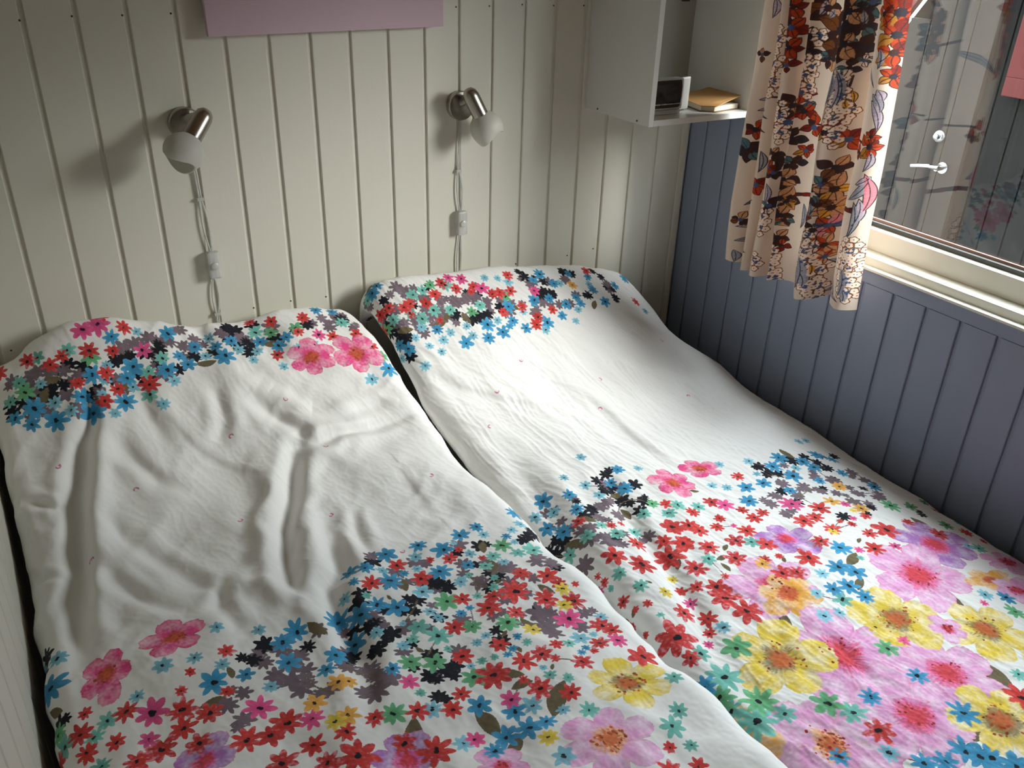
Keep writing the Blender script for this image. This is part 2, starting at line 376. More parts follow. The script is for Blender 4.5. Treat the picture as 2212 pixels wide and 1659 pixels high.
class Cloth:
    """a rectangular sheet of fabric: A (across) and B (along) are fabric coordinates in metres, pos the shape"""
    NL = 3
    def __init__(s, A, B, pos):
        s.A, s.B, s.pos = A, B, pos
        n, mm = len(A), len(B)
        s.sdf = [np.full((n, mm), -0.02, np.float32) for _ in range(s.NL)]
        s.rgb = [np.zeros((n, mm, 3), np.float32) for _ in range(s.NL)]
        st = 3
        s.sub = pos[::st, ::st]; s.px = project(s.sub.reshape(-1, 3)).reshape(s.sub.shape[:2] + (2,))
        dA = np.gradient(s.sub, axis=0); dB = np.gradient(s.sub, axis=1); nn = np.cross(dA, dB)
        s.face = ((CAM - s.sub)*nn).sum(-1)
        if np.median(s.face) < 0: s.face = -s.face
        s.st = st; s.placed = []; s.metric = False
        s.JA = dA/np.gradient(A[::st])[:, None, None]; s.JB = dB/np.gradient(B[::st])[None, :, None]
        s.dist = np.where(s.face > 0, 0, 1e6); s.depth = ((s.sub - CAM)**2).sum(-1)
    def at(s, px, py):
        d = (s.px[..., 0]-px)**2 + (s.px[..., 1]-py)**2 + s.dist
        near = d < 50.0
        k = np.argmin(np.where(near, s.depth, 1e9)) if near.any() else np.argmin(d)
        i, j = np.unravel_index(k, d.shape)
        return s.A[i*s.st], s.B[j*s.st], math.sqrt(d[i, j])
    def win(s, a, b, R):
        i0, i1 = np.searchsorted(s.A, [a-R, a+R]); j0, j1 = np.searchsorted(s.B, [b-R, b+R])
        if i1 - i0 < 2 or j1 - j0 < 2: return None
        return slice(i0, i1), slice(j0, j1)
    def put(s, L, sl, sd, c):
        old = s.sdf[L][sl]; m_ = (sd > 0) | (sd > old)
        s.sdf[L][sl] = np.where(m_, sd, old); s.rgb[L][sl] = np.where(m_[..., None], c, s.rgb[L][sl])
    def raw(s, a, b, R):
        w = s.win(a, b, R)
        if w is None: return None
        dx = (s.A[w[0]]-a)[:, None]; dy = (s.B[w[1]]-b)[None, :]
        return w, dx + 0*dy, dy + 0*dx, np.hypot(dx, dy), np.arctan2(dy, dx)
    def polar(s, a, b, R):
        """offsets from (a, b) measured along the cloth itself, so that the print keeps its size where the sheet is drawn in"""
        if not s.metric: return s.raw(a, b, R)
        i = min(np.searchsorted(s.A, a)//s.st, s.JA.shape[0]-1); j = min(np.searchsorted(s.B, b)//s.st, s.JA.shape[1]-1)
        ja, jb = s.JA[i, j], s.JB[i, j]; la = np.linalg.norm(ja); e1 = ja/la; sh = float(jb @ e1); lb = np.linalg.norm(jb - sh*e1)
        w = s.win(a, b, R*min(2.2, max(1.0, 1.15/min(la, lb) + 0.6*abs(sh))))
        if w is None: return None
        u = (s.A[w[0]]-a)[:, None]; v = (s.B[w[1]]-b)[None, :]
        dx = la*u + sh*v; dy = lb*v + 0*u
        return w, dx, dy, np.hypot(dx, dy), np.arctan2(dy, dx)

C_ = {k: np.array(lin(v)) for k, v in dict(blue=(52, 146, 190), lb=(128, 190, 208), teal=(112, 186, 172), green=(98, 172, 120), red=(208, 62, 56), pink=(228, 78, 138),
      black=(28, 28, 36), mauve=(118, 102, 110), olive=(112, 100, 74), yellow=(228, 198, 70), orange=(232, 168, 72), violet=(176, 120, 190), ppink=(226, 160, 204), dark=(30, 28, 34), rust=(196, 92, 48)).items()}
rnd = random.Random(3)
def flower(cl, a, b, R, kind, L=1, n=None, centre=True):
    R = R*rnd.uniform(0.9, 1.12); n = n or rnd.choice((6, 7, 7, 8, 8))
    q = cl.polar(a, b, R*1.35)
    if q is None: return
    w, dx, dy, r, t = q
    ph = rnd.uniform(0, 6.28); tt = (t + ph) % (2*np.pi)
    k = np.floor(tt/(2*np.pi)*n).astype(int) % n
    ln = np.array([rnd.uniform(0.78, 1.12) for _ in range(n)])[k]
    loc = (tt/(2*np.pi)*n) % 1.0 - 0.5
    wd = np.array([rnd.uniform(0.85, 1.1) for _ in range(n)])[k]
    f = 0.37 + 0.63*ln*np.clip(1 - (np.abs(loc + 0.06*np.sin(k*2.3))*2*wd)**rnd.uniform(1.15, 1.7), 0, 1)**0.8
    sd = (R*f - r)*0.55
    c = C_[kind].copy(); c = c*rnd.uniform(0.86, 1.12)
    light = np.clip(r/R, 0, 1)[..., None]
    st = gnoise(loc*3 + k*5, r/R*2.5, rnd.random()*9)[..., None]
    if kind in ('black', 'mauve'): cc = c*(1 + 0.10*st)
    elif kind == 'red':
        dab = np.clip(gnoise(dx*160, dy*160, R*97)[..., None]*1.3 + 0.9*light - 0.55, 0, 1)*rnd.choice((0.15, 0.3, 0.75)); c2 = C_['pink']*0.55 + 0.40
        cc = np.clip((c*(1-dab) + c2*dab)*(0.84 + 0.2*light + 0.22*st), 0, 1)
    else: cc = np.clip(c*(0.80 + 0.26*light + 0.20*st) + 0.05*light*np.array([1, 1, 1]), 0, 1)
    cl.put(L, w, sd, cc)
    if centre and kind not in ('black', 'mauve'):
        rc = R*0.17
        for q_ in range(3):
            ox, oy = rnd.uniform(-1, 1)*rc*0.7, rnd.uniform(-1, 1)*rc*0.7
            cl.put(2, w, rc*rnd.uniform(0.45, 0.9) - np.hypot(dx-ox, dy-oy), np.array(C_['dark'])*1.0 + 0*dx[..., None])
    cl.placed.append((a, b, R))
def leaf(cl, a, b, R, c='olive', ang=None, L=0):
    ang = rnd.uniform(0, 6.28) if ang is None else ang
    q = cl.polar(a, b, R*1.4)
    if q is None: return
    w, dx, dy, r, t = q
    x = dx*math.cos(ang) + dy*math.sin(ang); y = -dx*math.sin(ang) + dy*math.cos(ang)
    sd = np.minimum(R*0.42*(1-(x/R)**2) - np.abs(y + 0.12*R*np.cos(x/R*1.5)), 0.01)*0.8
    cl.put(L, w, sd, C_[c]*(0.95 + 0.15*gnoise(x*200, y*200))[..., None])
def stem(cl, a0, b0, a1, b1, wdt=0.0016, c='olive', L=0, bend=0.15):
    cx, cy = (a0+a1)/2 + (b1-b0)*bend, (b0+b1)/2 - (a1-a0)*bend
    pts = [((1-t)**2*a0 + 2*t*(1-t)*cx + t*t*a1, (1-t)**2*b0 + 2*t*(1-t)*cy + t*t*b1) for t in np.linspace(0, 1, 8)]
    R = max(abs(a1-a0), abs(b1-b0))*0.7 + 0.02
    q = cl.raw((a0+a1)/2, (b0+b1)/2, R)
    if q is None: return
    w, dx, dy, r, t = q
    X = dx + (a0+a1)/2; Y = dy + (b0+b1)/2; d = np.full(X.shape, 1.0)
    for (x0, y0), (x1, y1) in zip(pts[:-1], pts[1:]):
        vx, vy = x1-x0, y1-y0; h = np.clip(((X-x0)*vx + (Y-y0)*vy)/(vx*vx+vy*vy+1e-12), 0, 1)
        d = np.minimum(d, np.hypot(X-x0-h*vx, Y-y0-h*vy))
    cl.put(L, w, wdt - d, C_[c] + 0*d[..., None])
def poppy(cl, a, b, R, kind, stretch=1.0, ang=0.0):
    """large water-colour blossom: broad petals, a contrasting heart, stamens"""
    q = cl.polar(a, b, R*1.35)
    if q is None: return
    w, dx, dy, r, t = q
    x = dx*math.cos(ang) + dy*math.sin(ang); y = (-dx*math.sin(ang) + dy*math.cos(ang))*stretch
    r = np.hypot(x, y); t = np.arctan2(y, x)
    n = rnd.choice((5, 5, 6)); ph = rnd.uniform(0, 6.28); tt = (t+ph) % (2*np.pi)
    k = np.floor(tt/(2*np.pi)*n).astype(int) % n; loc = (tt/(2*np.pi)*n) % 1.0 - 0.5
    ln = np.array([rnd.uniform(0.72, 1.1) for _ in range(n)])[k]
    f = 0.40 + 0.60*ln*np.clip(1-(np.abs(loc)*1.9)**2.6, 0, 1)**0.6
    f = f + 0.05*gnoise(t*6, t*0+R*90) + 0.03*gnoise(t*19, t*0+R*50)
    petal, heart, mid = dict(pink=('ppink', 'red', 'pink'), hot=('pink', 'rust', 'red'), yellow=('yellow', 'rust', 'olive'), orange=('ppink', 'rust', 'orange'), purple=('violet', 'red', 'pink'), flame=('orange', 'rust', 'red'))[kind]
    sd = (R*f - r)*0.6
    streak = gnoise(t*14, r/R*1.5, R*71)[..., None]; wash = gnoise(dx*38, dy*38, R*31)[..., None]; fine = gnoise(dx*190, dy*190, R*11)[..., None]
    q1 = np.clip(r/R, 0, 1.2)[..., None]
    pc = C_[petal]*(1 + 0.16*streak) + (1-C_[petal])*np.clip(0.14 + 0.35*wash + 0.22*fine + 0.15*(q1-0.5), 0, 0.75)
    edge = np.clip(1 - np.abs(sd)/0.003, 0, 1)[..., None]*0.35
    pc = pc*(1-edge) + C_[mid]*edge if kind in ('pink', 'purple', 'hot') else pc
    h1 = np.clip((0.36 + 0.13*streak + 0.10*wash - q1)/0.07, 0, 1); h2 = np.clip((0.24 + 0.14*streak - q1)/0.05, 0, 1)
    vein = np.clip(1 - np.abs(np.abs(loc)-0.46)/0.035, 0, 1)[..., None]*np.clip((q1-0.3)*3, 0, 1)*0.35; pc = pc*(1-vein) + C_[mid]*0.8*vein
    pc = pc*(1-0.75*h1) + C_[mid]*0.75*h1*(1 + 0.45*fine); pc = pc*(1-0.85*h2) + C_[heart]*(0.85*h2)*(1 + 0.3*fine)
    cl.put(1, w, sd, np.clip(pc, 0.01, 1))
    if kind in ('yellow', 'orange', 'hot', 'pink'):
        for _ in range(26 if kind in ('yellow', 'orange') else 12):
            th_ = rnd.uniform(0, 6.28); rr = R*rnd.uniform(0.12, 0.46 if kind == 'yellow' else 0.34)
            ox, oy = rr*math.cos(th_), rr*math.sin(th_)/stretch
            cl.put(2, w, rnd.uniform(0.0018, 0.0032) - np.hypot(dx-ox, dy-oy), (C_['rust']*rnd.uniform(0.35, 1.0) if kind != 'pink' else C_['red']*rnd.uniform(0.3, 0.7)) + 0*dx[..., None])
    cl.placed.append((a, b, R*0.8))
def curl(cl, a, b):
    q = cl.polar(a, b, 0.02)
    if q is None: return
    w, dx, dy, r, t = q
    cl.put(1, w, 0.0016 - np.abs(r-0.0045) - 0.0012*(np.cos(t-rnd.uniform(0, 6)) > 0.3), C_['ppink']*0.5 + C_['red']*0.4 + 0*dx[..., None])
    cl.put(2, w, 0.0014 - np.hypot(dx-0.001, dy+0.001), C_['mauve'] + 0*dx[..., None])

def inside(poly, x, y):
    c = False; n = len(poly)
    for i in range(n):
        (x0, y0), (x1, y1) = poly[i], poly[i-1]
        if (y0 > y) != (y1 > y) and x < (x1-x0)*(y-y0)/(y1-y0)+x0: c = not c
    return c
def stems(cl, n, rng, lo=0.03, hi=0.07):
    ps = list(cl.placed); k = 0
    for _ in range(n*30):
        if k >= n or len(ps) < 2: break
        p, q = rng.choice(ps), rng.choice(ps); d = math.hypot(p[0]-q[0], p[1]-q[1])
        if lo < d < hi: stem(cl, p[0], p[1], q[0], q[1], 0.0014, rng.choice(('olive', 'mauve', 'olive')), 0, rng.uniform(-.25, .25)); k += 1
def fill(cl, poly, n, mix, R, gap=0.85, L=1, tries=14):
    xs = [p[0] for p in poly]; ys = [p[1] for p in poly]; kinds = [k for k, c in mix for _ in range(c)]; done = 0
    for _ in range(n*tries):
        if done >= n: break
        x, y = rnd.uniform(min(xs), max(xs)), rnd.uniform(min(ys), max(ys))
        if not inside(poly, x, y): continue
        a, b, e = cl.at(x, y)
        if e > 12: continue
        r = rnd.uniform(*R)
        if gap and any((a-p)**2 + (b-q)**2 < (gap*(r+s))**2 for p, q, s in cl.placed): continue
        k = rnd.choice(kinds)
        if k == 'olive': leaf(cl, a, b, r*0.9)
        else: flower(cl, a, b, r, k, L)
        done += 1
def beyond(cl):
    """carry the flower border on over the foot of the duvet, below the picture"""
    ii, jj = np.nonzero((cl.face > 0) & ((cl.px[..., 1] > 1690) | (cl.px[..., 0] > 2235))); n = len(ii)
    for c in range(26 + 220):
        for _ in range(8):
            k = rnd.randrange(n); a, b = cl.A[ii[k]*cl.st], cl.B[jj[k]*cl.st]; r = rnd.uniform(.06, .11) if c < 26 else rnd.uniform(.012, .026)
            if any((a-p)**2 + (b-q)**2 < (0.95*(r*0.8+t))**2 for p, q, t in cl.placed): continue
            if c < 26: poppy(cl, a, b, r, rnd.choice(('pink', 'pink', 'yellow', 'orange', 'purple', 'flame')), rnd.uniform(1, 1.25), rnd.uniform(0, 3))
            else: flower(cl, a, b, r, rnd.choice(('red', 'red', 'blue', 'lb', 'teal', 'green', 'pink')))
            break
def spots(cl, off, sc, table):
    """table: kind -> list of (x, y[, size]) in the coordinates of one enlarged view of the photograph"""
    order = ('mauve', 'black', 'olive', 'lb', 'teal', 'green', 'blue', 'red', 'pink', 'orange', 'yellow')
    for k in order:
        for e in table.get(k, ()):
            a, b, er = cl.at(off[0]+e[0]/sc, off[1]+e[1]/sc)
            if er > 25: continue
            R = e[2] if len(e) > 2 else 0.0185
            if k == 'olive': leaf(cl, a, b, R*1.1)
            elif k in ('black', 'mauve'):
                flower(cl, a, b, R*1.05, k, 0, centre=False); flower(cl, a+rnd.uniform(-1, 1)*R, b+rnd.uniform(-1, 1)*R, R*0.7, k, 0, centre=False)
            else: flower(cl, a, b, R*(0.8 if k == 'lb' else 1), k, 1)
def big(cl, off, sc, items):
    for (x, y, R, k, *rest) in items:
        a, b, er = cl.at(off[0]+x/sc, off[1]+y/sc); poppy(cl, a, b, R, k, *(rest or (rnd.uniform(1.0, 1.25), rnd.uniform(0, 3.1))))

def print_material(name, base, ragged=0.0006, trans=0.0, weave=900, crinkle=0.25):
    mt = bpy.data.materials.new(name); mt.use_nodes = True; nt = mt.node_tree; N = nt.nodes.new; Lk = nt.links.new
    b = nt.nodes['Principled BSDF']; b.inputs['Roughness'].default_value = 0.85; b.inputs['Specular IOR Level'].default_value = 0.2
    b.inputs['Sheen Weight'].default_value = 0.08
    tc = N('ShaderNodeTexCoord')
    nz = N('ShaderNodeTexNoise'); nz.inputs['Scale'].default_value = 420; nz.inputs['Detail'].default_value = 2; Lk(tc.outputs['Object'], nz.inputs['Vector'])
    off = N('ShaderNodeMath'); off.operation = 'MULTIPLY_ADD'; off.inputs[1].default_value = ragged*4; off.inputs[2].default_value = -ragged*2; Lk(nz.outputs['Fac'], off.inputs[0])
    cur = None
    for i in range(Cloth.NL):
        at = N('ShaderNodeAttribute'); at.attribute_name = 'print_%d' % i
        ad = N('ShaderNodeMath'); ad.operation = 'ADD'; Lk(at.outputs['Alpha'], ad.inputs[0]); Lk(off.outputs[0], ad.inputs[1])
        mr = N('ShaderNodeMapRange'); mr.interpolation_type = 'SMOOTHSTEP'; mr.inputs['From Min'].default_value = -0.0005; mr.inputs['From Max'].default_value = 0.0005
        Lk(ad.outputs[0], mr.inputs['Value'])
        mx = N('ShaderNodeMix'); mx.data_type = 'RGBA'; Lk(mr.outputs['Result'], mx.inputs['Factor'])
        if cur is None: mx.inputs['A'].default_value = (*base, 1)
        else: Lk(cur, mx.inputs['A'])
        Lk(at.outputs['Color'], mx.inputs['B']); cur = mx.outputs['Result']
    Lk(cur, b.inputs['Base Color'])
    n2 = N('ShaderNodeTexNoise'); n2.inputs['Scale'].default_value = weave; Lk(tc.outputs['Object'], n2.inputs['Vector'])
    n3 = N('ShaderNodeTexNoise'); n3.inputs['Scale'].default_value = 55; n3.inputs['Detail'].default_value = 4; n3.noise_type = 'RIDGED_MULTIFRACTAL' if hasattr(n3, 'noise_type') else n3.noise_type
    Lk(tc.outputs['Object'], n3.inputs['Vector'])
    b1 = N('ShaderNodeBump'); b1.inputs['Strength'].default_value = 0.05 if weave > 1000 else 0.12; b1.inputs['Distance'].default_value = 0.0008; Lk(n2.outputs['Fac'], b1.inputs['Height'])
    b2 = N('ShaderNodeBump'); b2.inputs['Strength'].default_value = crinkle; b2.inputs['Distance'].default_value = 0.0016; Lk(n3.outputs['Fac'], b2.inputs['Height'])
    Lk(b1.outputs['Normal'], b2.inputs['Normal']); Lk(b2.outputs['Normal'], b.inputs['Normal'])
    if trans:
        tl = N('ShaderNodeBsdfTranslucent'); Lk(cur, tl.inputs['Color']); mix = N('ShaderNodeMixShader'); mix.inputs['Fac'].default_value = trans
        out = nt.nodes['Material Output']; Lk(b.outputs[0], mix.inputs[1]); Lk(tl.outputs[0], mix.inputs[2]); Lk(mix.outputs[0], out.inputs['Surface'])
    return mt
def cloth_mesh(name, cl, mat, close=False):
    n, mm = len(cl.A), len(cl.B); co = cl.pos.reshape(-1, 3).astype(np.float32)
    ii, jj = np.meshgrid(np.arange(n-1), np.arange(mm-1), indexing='ij'); v0 = (ii*mm + jj).ravel()
    quads = np.stack([v0, v0+mm, v0+mm+1, v0+1], 1).astype(np.int32)
    loops = quads.ravel(); starts = np.arange(len(quads))*4; totals = np.full(len(quads), 4)
    nv = len(co)
    if close:                                     # underside: a ruled sheet between the two long rims
        K = 10; lo, hi = co[0:mm], co[(n-1)*mm:n*mm]; sub = np.linspace(0, 1, K+2)[1:-1]
        co = np.vstack([co] + [lo*(1-t) + hi*t for t in sub]); idx = [np.arange(mm)] + [nv + k*mm + np.arange(mm) for k in range(K)] + [(n-1)*mm + np.arange(mm)]
        ex = np.vstack([np.stack([p[:-1], p[1:], q[1:], q[:-1]], 1) for p, q in zip(idx[:-1], idx[1:])]).astype(np.int32)
        starts = np.concatenate([starts, len(loops) + np.arange(len(ex))*4]); totals = np.concatenate([totals, np.full(len(ex), 4)]); loops = np.concatenate([loops, ex.ravel()])
    me = bpy.data.meshes.new(name)
    me.vertices.add(len(co)); me.vertices.foreach_set('co', co.ravel())
    me.loops.add(len(loops)); me.loops.foreach_set('vertex_index', loops.astype(np.int32))
    me.polygons.add(len(starts)); me.polygons.foreach_set('loop_start', starts.astype(np.int32)); me.polygons.foreach_set('loop_total', totals.astype(np.int32))
    me.update(calc_edges=True); me.shade_smooth()
    for i in range(Cloth.NL):
        at = me.attributes.new('print_%d' % i, 'FLOAT_COLOR', 'POINT')
        buf = np.full((len(co), 4), -0.02, np.float32); buf[:, :3] = 0.5
        buf[:nv, :3] = np.clip(cl.rgb[i].reshape(-1, 3), 0, 1); buf[:nv, 3] = cl.sdf[i].ravel()
        at.data.foreach_set('color', buf.ravel())
    me.materials.append(mat); return me

# ------------------------------------------------------------------ bed
bed = empty('double_bed', (0.75, -1.03, 0)); tag(bed, 'double bed filling the panelled corner under the flowered duvets', 'bed')
def bedpart(name, mb, mat, bevel=0):
    o = mb.build(name, mat, None, bevel); o.parent = bed; o.matrix_parent_inverse = Matrix.Translation(-bed.location); return o
bedpart('bed_frame', MB().box(-0.22, 1.715, -2.06, -0.012, 0.10, 0.22), M['bedwood'], 0.004)
for lx in (-0.17, 0.75, 1.66):
    for ly in (-1.98, -0.1): bedpart('leg', MB().box(lx-0.03, lx+0.03, ly-0.03, ly+0.03, 0, 0.0995), M['bedwood'])
for (a, b_) in ((-0.215, 0.742), (0.748, 1.70)):
    bedpart('mattress', MB().box(a, b_, -2.03, -0.015, 0.2205, 0.355), M['mattress'], 0.03)

# ------------------------------------------------------------------ duvets
def arc_axis(L, r, h, lo=-75):
    """samples across a padded edge - flat - padded edge: fabric coordinate, position 0..L, drop"""
    ph0 = math.radians(lo); na = int(r*(math.pi/2-ph0)/h); ph = np.linspace(ph0, math.pi/2, na, endpoint=False)
    s0 = r*(ph-ph0); nf = int((L-2*r)/h); flat = np.linspace(r, L-r, nf+1)
    s = np.concatenate([s0, r*(math.pi/2-ph0) + flat - r, (2*r*(math.pi/2-ph0) + L-2*r) - s0[::-1]])
    p = np.concatenate([r - r*np.cos(ph), flat, (L - r + r*np.cos(ph))[::-1]])
    d = np.concatenate([r - r*np.sin(ph), np.zeros(nf+1), (r - r*np.sin(ph))[::-1]])
    return s, p, d
def polyline_field(cl_at, pts, A, B):
    """signed distance and progress along a polyline given in photo pixels"""
    q = [cl_at(*p)[:2] for p in pts]
    d = np.full((len(A), len(B)), 9.0); sgn = np.ones_like(d); prog = np.zeros_like(d)
    X = A[:, None]; Y = B[None, :]; n = len(q)-1
    for k in range(n):
        (x0, y0), (x1, y1) = q[k], q[k+1]; vx, vy = x1-x0, y1-y0; l2 = vx*vx+vy*vy+1e-9
        h = np.clip(((X-x0)*vx + (Y-y0)*vy)/l2, 0, 1); dd = np.hypot(X-x0-h*vx, Y-y0-h*vy)
        m_ = dd < d; d = np.where(m_, dd, d); sgn = np.where(m_, np.sign((X-x0)*vy - (Y-y0)*vx), sgn); prog = np.where(m_, (k+h)/n, prog)
    return d, sgn, prog
HRES = 0.0024
def duvet(xl, xr, prof, lateral, y_head, y_foot, r, seed, folds, wrinkle):
    Lw = 0.97; sA, pA, dA = arc_axis(Lw, r, HRES)
    yy = np.linspace(y_head, y_foot, 4000); zz = prof(yy); al = np.concatenate([[0], np.cumsum(np.hypot(np.diff(yy), np.diff(zz)))])
    sB, pB, dB = arc_axis(al[-1], r, HRES)
    Y1 = np.interp(pB, al, yy)
    u = (pA/Lw)[:, None]; Y = Y1[None, :] + 0*u
    edge = 0.006*gnoise(Y*7, 0*Y, seed) + 0.003*gnoise(Y*19, 0*Y, seed+3)
    X = xl(Y) + (xr(Y)-xl(Y))*u + edge*np.where(u < 0.5, 1, -1)*np.abs(2*u-1)**6
    Z = prof(Y) + lateral(u, X, Y) + ZO - np.minimum(dA[:, None] + dB[None, :], 1.97*r)
    pos = np.stack([X, Y, Z], -1)
    cl = Cloth(sA, sB, pos); cl.metric = True
    # displacement along the normal
    nrm = np.cross(np.gradient(pos, axis=0), np.gradient(pos, axis=1)); nrm /= np.linalg.norm(nrm, axis=-1, keepdims=True)+1e-12
    if np.median(nrm[..., 2]) < 0: nrm = -nrm
    a = sA[:, None] + 0*Y; b = sB[None, :] + 0*Y
    disp = wrinkle(a, b)
    for (pts, kind, amp, wd) in folds:
        d, sg, pr = polyline_field(cl.at, pts, sA, sB)
        tp = np.sin(np.clip(pr, 0.02, 0.98)*np.pi)**0.6
        d2 = d*(1 + 0.25*gnoise(a*14, b*14, seed+amp*99))
        if kind == 'v': disp = disp - amp*tp*np.exp(-(d2/wd)**2) + 0.35*amp*tp*np.exp(-((d2-2.0*wd)/wd)**2)
        elif kind == 'r': disp = disp + amp*tp*np.exp(-(d2/wd)**2)
        elif kind == 's': disp = disp + amp*tp*np.tanh(sg*d2/(wd*0.45))*np.exp(-(d2/(2.6*wd))**2)
    rim = np.clip(np.minimum(np.minimum(a, sA[-1]-a), np.minimum(b, sB[-1]-b))/0.06, 0, 1)
    cl.pos = pos + nrm*(disp*rim)[..., None]
    return cl

left_prof = smooth_interp([(0.0, .50), (-.025, .56), (-.055, .585), (-.12, .555), (-.2, .500), (-.3, .42), (-.42, .35), (-.6, .318), (-1.0, .31), (-1.4, .325), (-2.0, .32)])
left_crest = smooth_interp([(-.26, -.03), (-.19, -.012), (-.10, .03), (-.03, .052), (.03, .050), (.13, .026), (.20, .002), (.30, -.004), (.45, .004), (.60, -.012)])
def left_lat(u, X, Y):
    return left_crest(X)*np.exp(-((Y+.04)/.17)**2) + 0.016*(1-(2*u-1)**4) - 0.016
left_xl = lambda Y: -0.226 + 0*Y
left_xr = smooth_interp([(0, .600), (-.05, .612), (-.3, .668), (-.6, .722), (-.9, .748), (-1.2, .757), (-2, .76)])
right_prof = smooth_interp([(0.0, .51), (-.025, .56), (-.055, .585), (-.12, .560), (-.2, .505), (-.35, .39), (-.5, .318), (-.7, .283), (-1.0, .272), (-1.4, .268), (-2.0, .265)])
right_crest = smooth_interp([(.6, .03), (.72, .034), (.84, .024), (1.03, .012), (1.13, .002), (1.36, -.026), (1.5, -.05), (1.7, -.08)])
tilt = smooth_interp([(0, .02), (-.05, .03), (-.12, .10), (-.2, .19), (-.35, .13), (-.5, .075), (-.7, .045), (-1.0, .045), (-1.4, .05), (-2, .05)])
def right_lat(u, X, Y):
    return right_crest(X)*np.exp(-((Y+.04)/.17)**2) - tilt(Y)*np.clip(u, 0, 1)**5 + 0.012*(1-(2*u-1)**4) - 0.012
right_xl = smooth_interp([(0, .646), (-.05, .650), (-.3, .700), (-.6, .752), (-.9, .774), (-1.2, .782), (-2, .785)])
right_xr = smooth_interp([(0, 1.47), (-.05, 1.49), (-.12, 1.575), (-.2, 1.655), (-.3, 1.695), (-.5, 1.705), (-2, 1.705)])

def crease(a, b, ang, ls, lc, seed, k=3.0):
    x = a*math.cos(ang) + b*math.sin(ang); y = -a*math.sin(ang) + b*math.cos(ang)
    wx = x + 0.03*gnoise(a*9, b*9, seed+5); wy = y + 0.012*gnoise(a*11, b*11, seed+6)
    n = np.abs(gnoise(wx/ls, wy/lc, seed)); return np.exp(-(n*k)**2)
def wr_left(a, b):
    d = 0.014*gnoise(a*4.2, b*4.2, 1) + 0.008*gnoise(a*8+b*3, b*6-a*3, 2) + 0.0022*gnoise(a*16, b*13, 3)
    d = d + 0.0045*crease(a, b, 0.9, 0.22, 0.10, 4, 2.2) + 0.0022*crease(a, b, -0.6, 0.16, 0.07, 5) + 0.0005*crease(a, b, 1.2, 0.06, 0.022, 6)
    return d + 0.0003*gnoise(a*120, b*120, 8)
def wr_right(a, b):
    d = 0.008*gnoise(a*3.4, b*3.0, 11) + 0.003*gnoise(a*9, b*5, 12)
    d = d + 0.0026*crease(a, b, 1.20, 0.30, 0.07, 14, 2.4) + 0.0012*crease(a, b, 0.95, 0.22, 0.034, 15, 2.6) + 0.0010*crease(a, b, 1.45, 0.14, 0.016, 16) + 0.0004*crease(a, b, 0.4, 0.09, 0.018, 17) + 0.0004*crease(a, b, 0.9, 0.12, 0.011, 19)
    return d + 0.0003*gnoise(a*120, b*120, 18)
left_folds = [
    ([(205, 880), (172, 960), (165, 1080), (165, 1200), (168, 1310), (170, 1430)], 'v', 0.030, 0.021),
    ([(250, 880), (210, 980), (205, 1150), (215, 1300), (225, 1420)], 'r', 0.010, 0.025),
    ([(536, 849), (585, 892), (646, 922), (655, 953)], 'v', 0.014, 0.017),
    ([(650, 945), (640, 975), (630, 1050), (618, 1140), (622, 1230), (640, 1310)], 'v', 0.026, 0.021),
    ([(560, 960), (590, 1060), (575, 1180), (585, 1290)], 'r', 0.012, 0.035),
    ([(634, 959), (690, 955), (731, 934), (811, 916), (902, 892)], 'v', 0.013, 0.013),
    ([(590, 840), (615, 855), (640, 870), (680, 880)], 'r', 0.014, 0.022),
    ([(700, 890), (760, 860), (820, 850), (870, 870)], 'r', 0.010, 0.02),
    ([(463, 830), (481, 904), (469, 953)], 'v', 0.010, 0.016),
    ([(430, 790), (500, 800), (560, 830)], 'r', 0.006, 0.025),
    ([(238, 934), (286, 989), (347, 1038), (420, 1060)], 'v', 0.009, 0.016),
    ([(350, 880), (420, 960), (520, 1010), (590, 1030)], 's', 0.005, 0.022),
    ([(207, 1111), (268, 1160), (366, 1221), (439, 1270), (500, 1290)], 'v', 0.010, 0.018),
    ([(177, 1190), (244, 1257), (329, 1312), (400, 1330)], 'v', 0.011, 0.015),
    ([(690, 1100), (719, 1184), (731, 1233), (713, 1264), (740, 1340), (790, 1440), (800, 1560)], 'v', 0.020, 0.022),
    ([(760, 1090), (770, 1150), (800, 1200)], 'v', 0.009, 0.014),
    ([(470, 1290), (520, 1270), (580, 1275), (640, 1310), (670, 1350)], 'r', 0.014, 0.022),
    ([(490, 1250), (480, 1310), (520, 1370)], 'v', 0.010, 0.014),
    ([(300, 840), (330, 900), (370, 960)], 'v', 0.009, 0.018),
    ([(180, 830), (185, 880), (190, 930)], 'v', 0.014, 0.012),
    ([(120, 1100), (85, 1090), (40, 1085)], 'v', 0.014, 0.010),
    ([(150, 1250), (90, 1245), (60, 1240)], 'v', 0.008, 0.008),
    ([(860, 1010), (900, 1060), (950, 1110)], 's', 0.004, 0.02),
    ([(420, 700), (440, 720), (450, 760)], 'v', 0.010, 0.02),
]
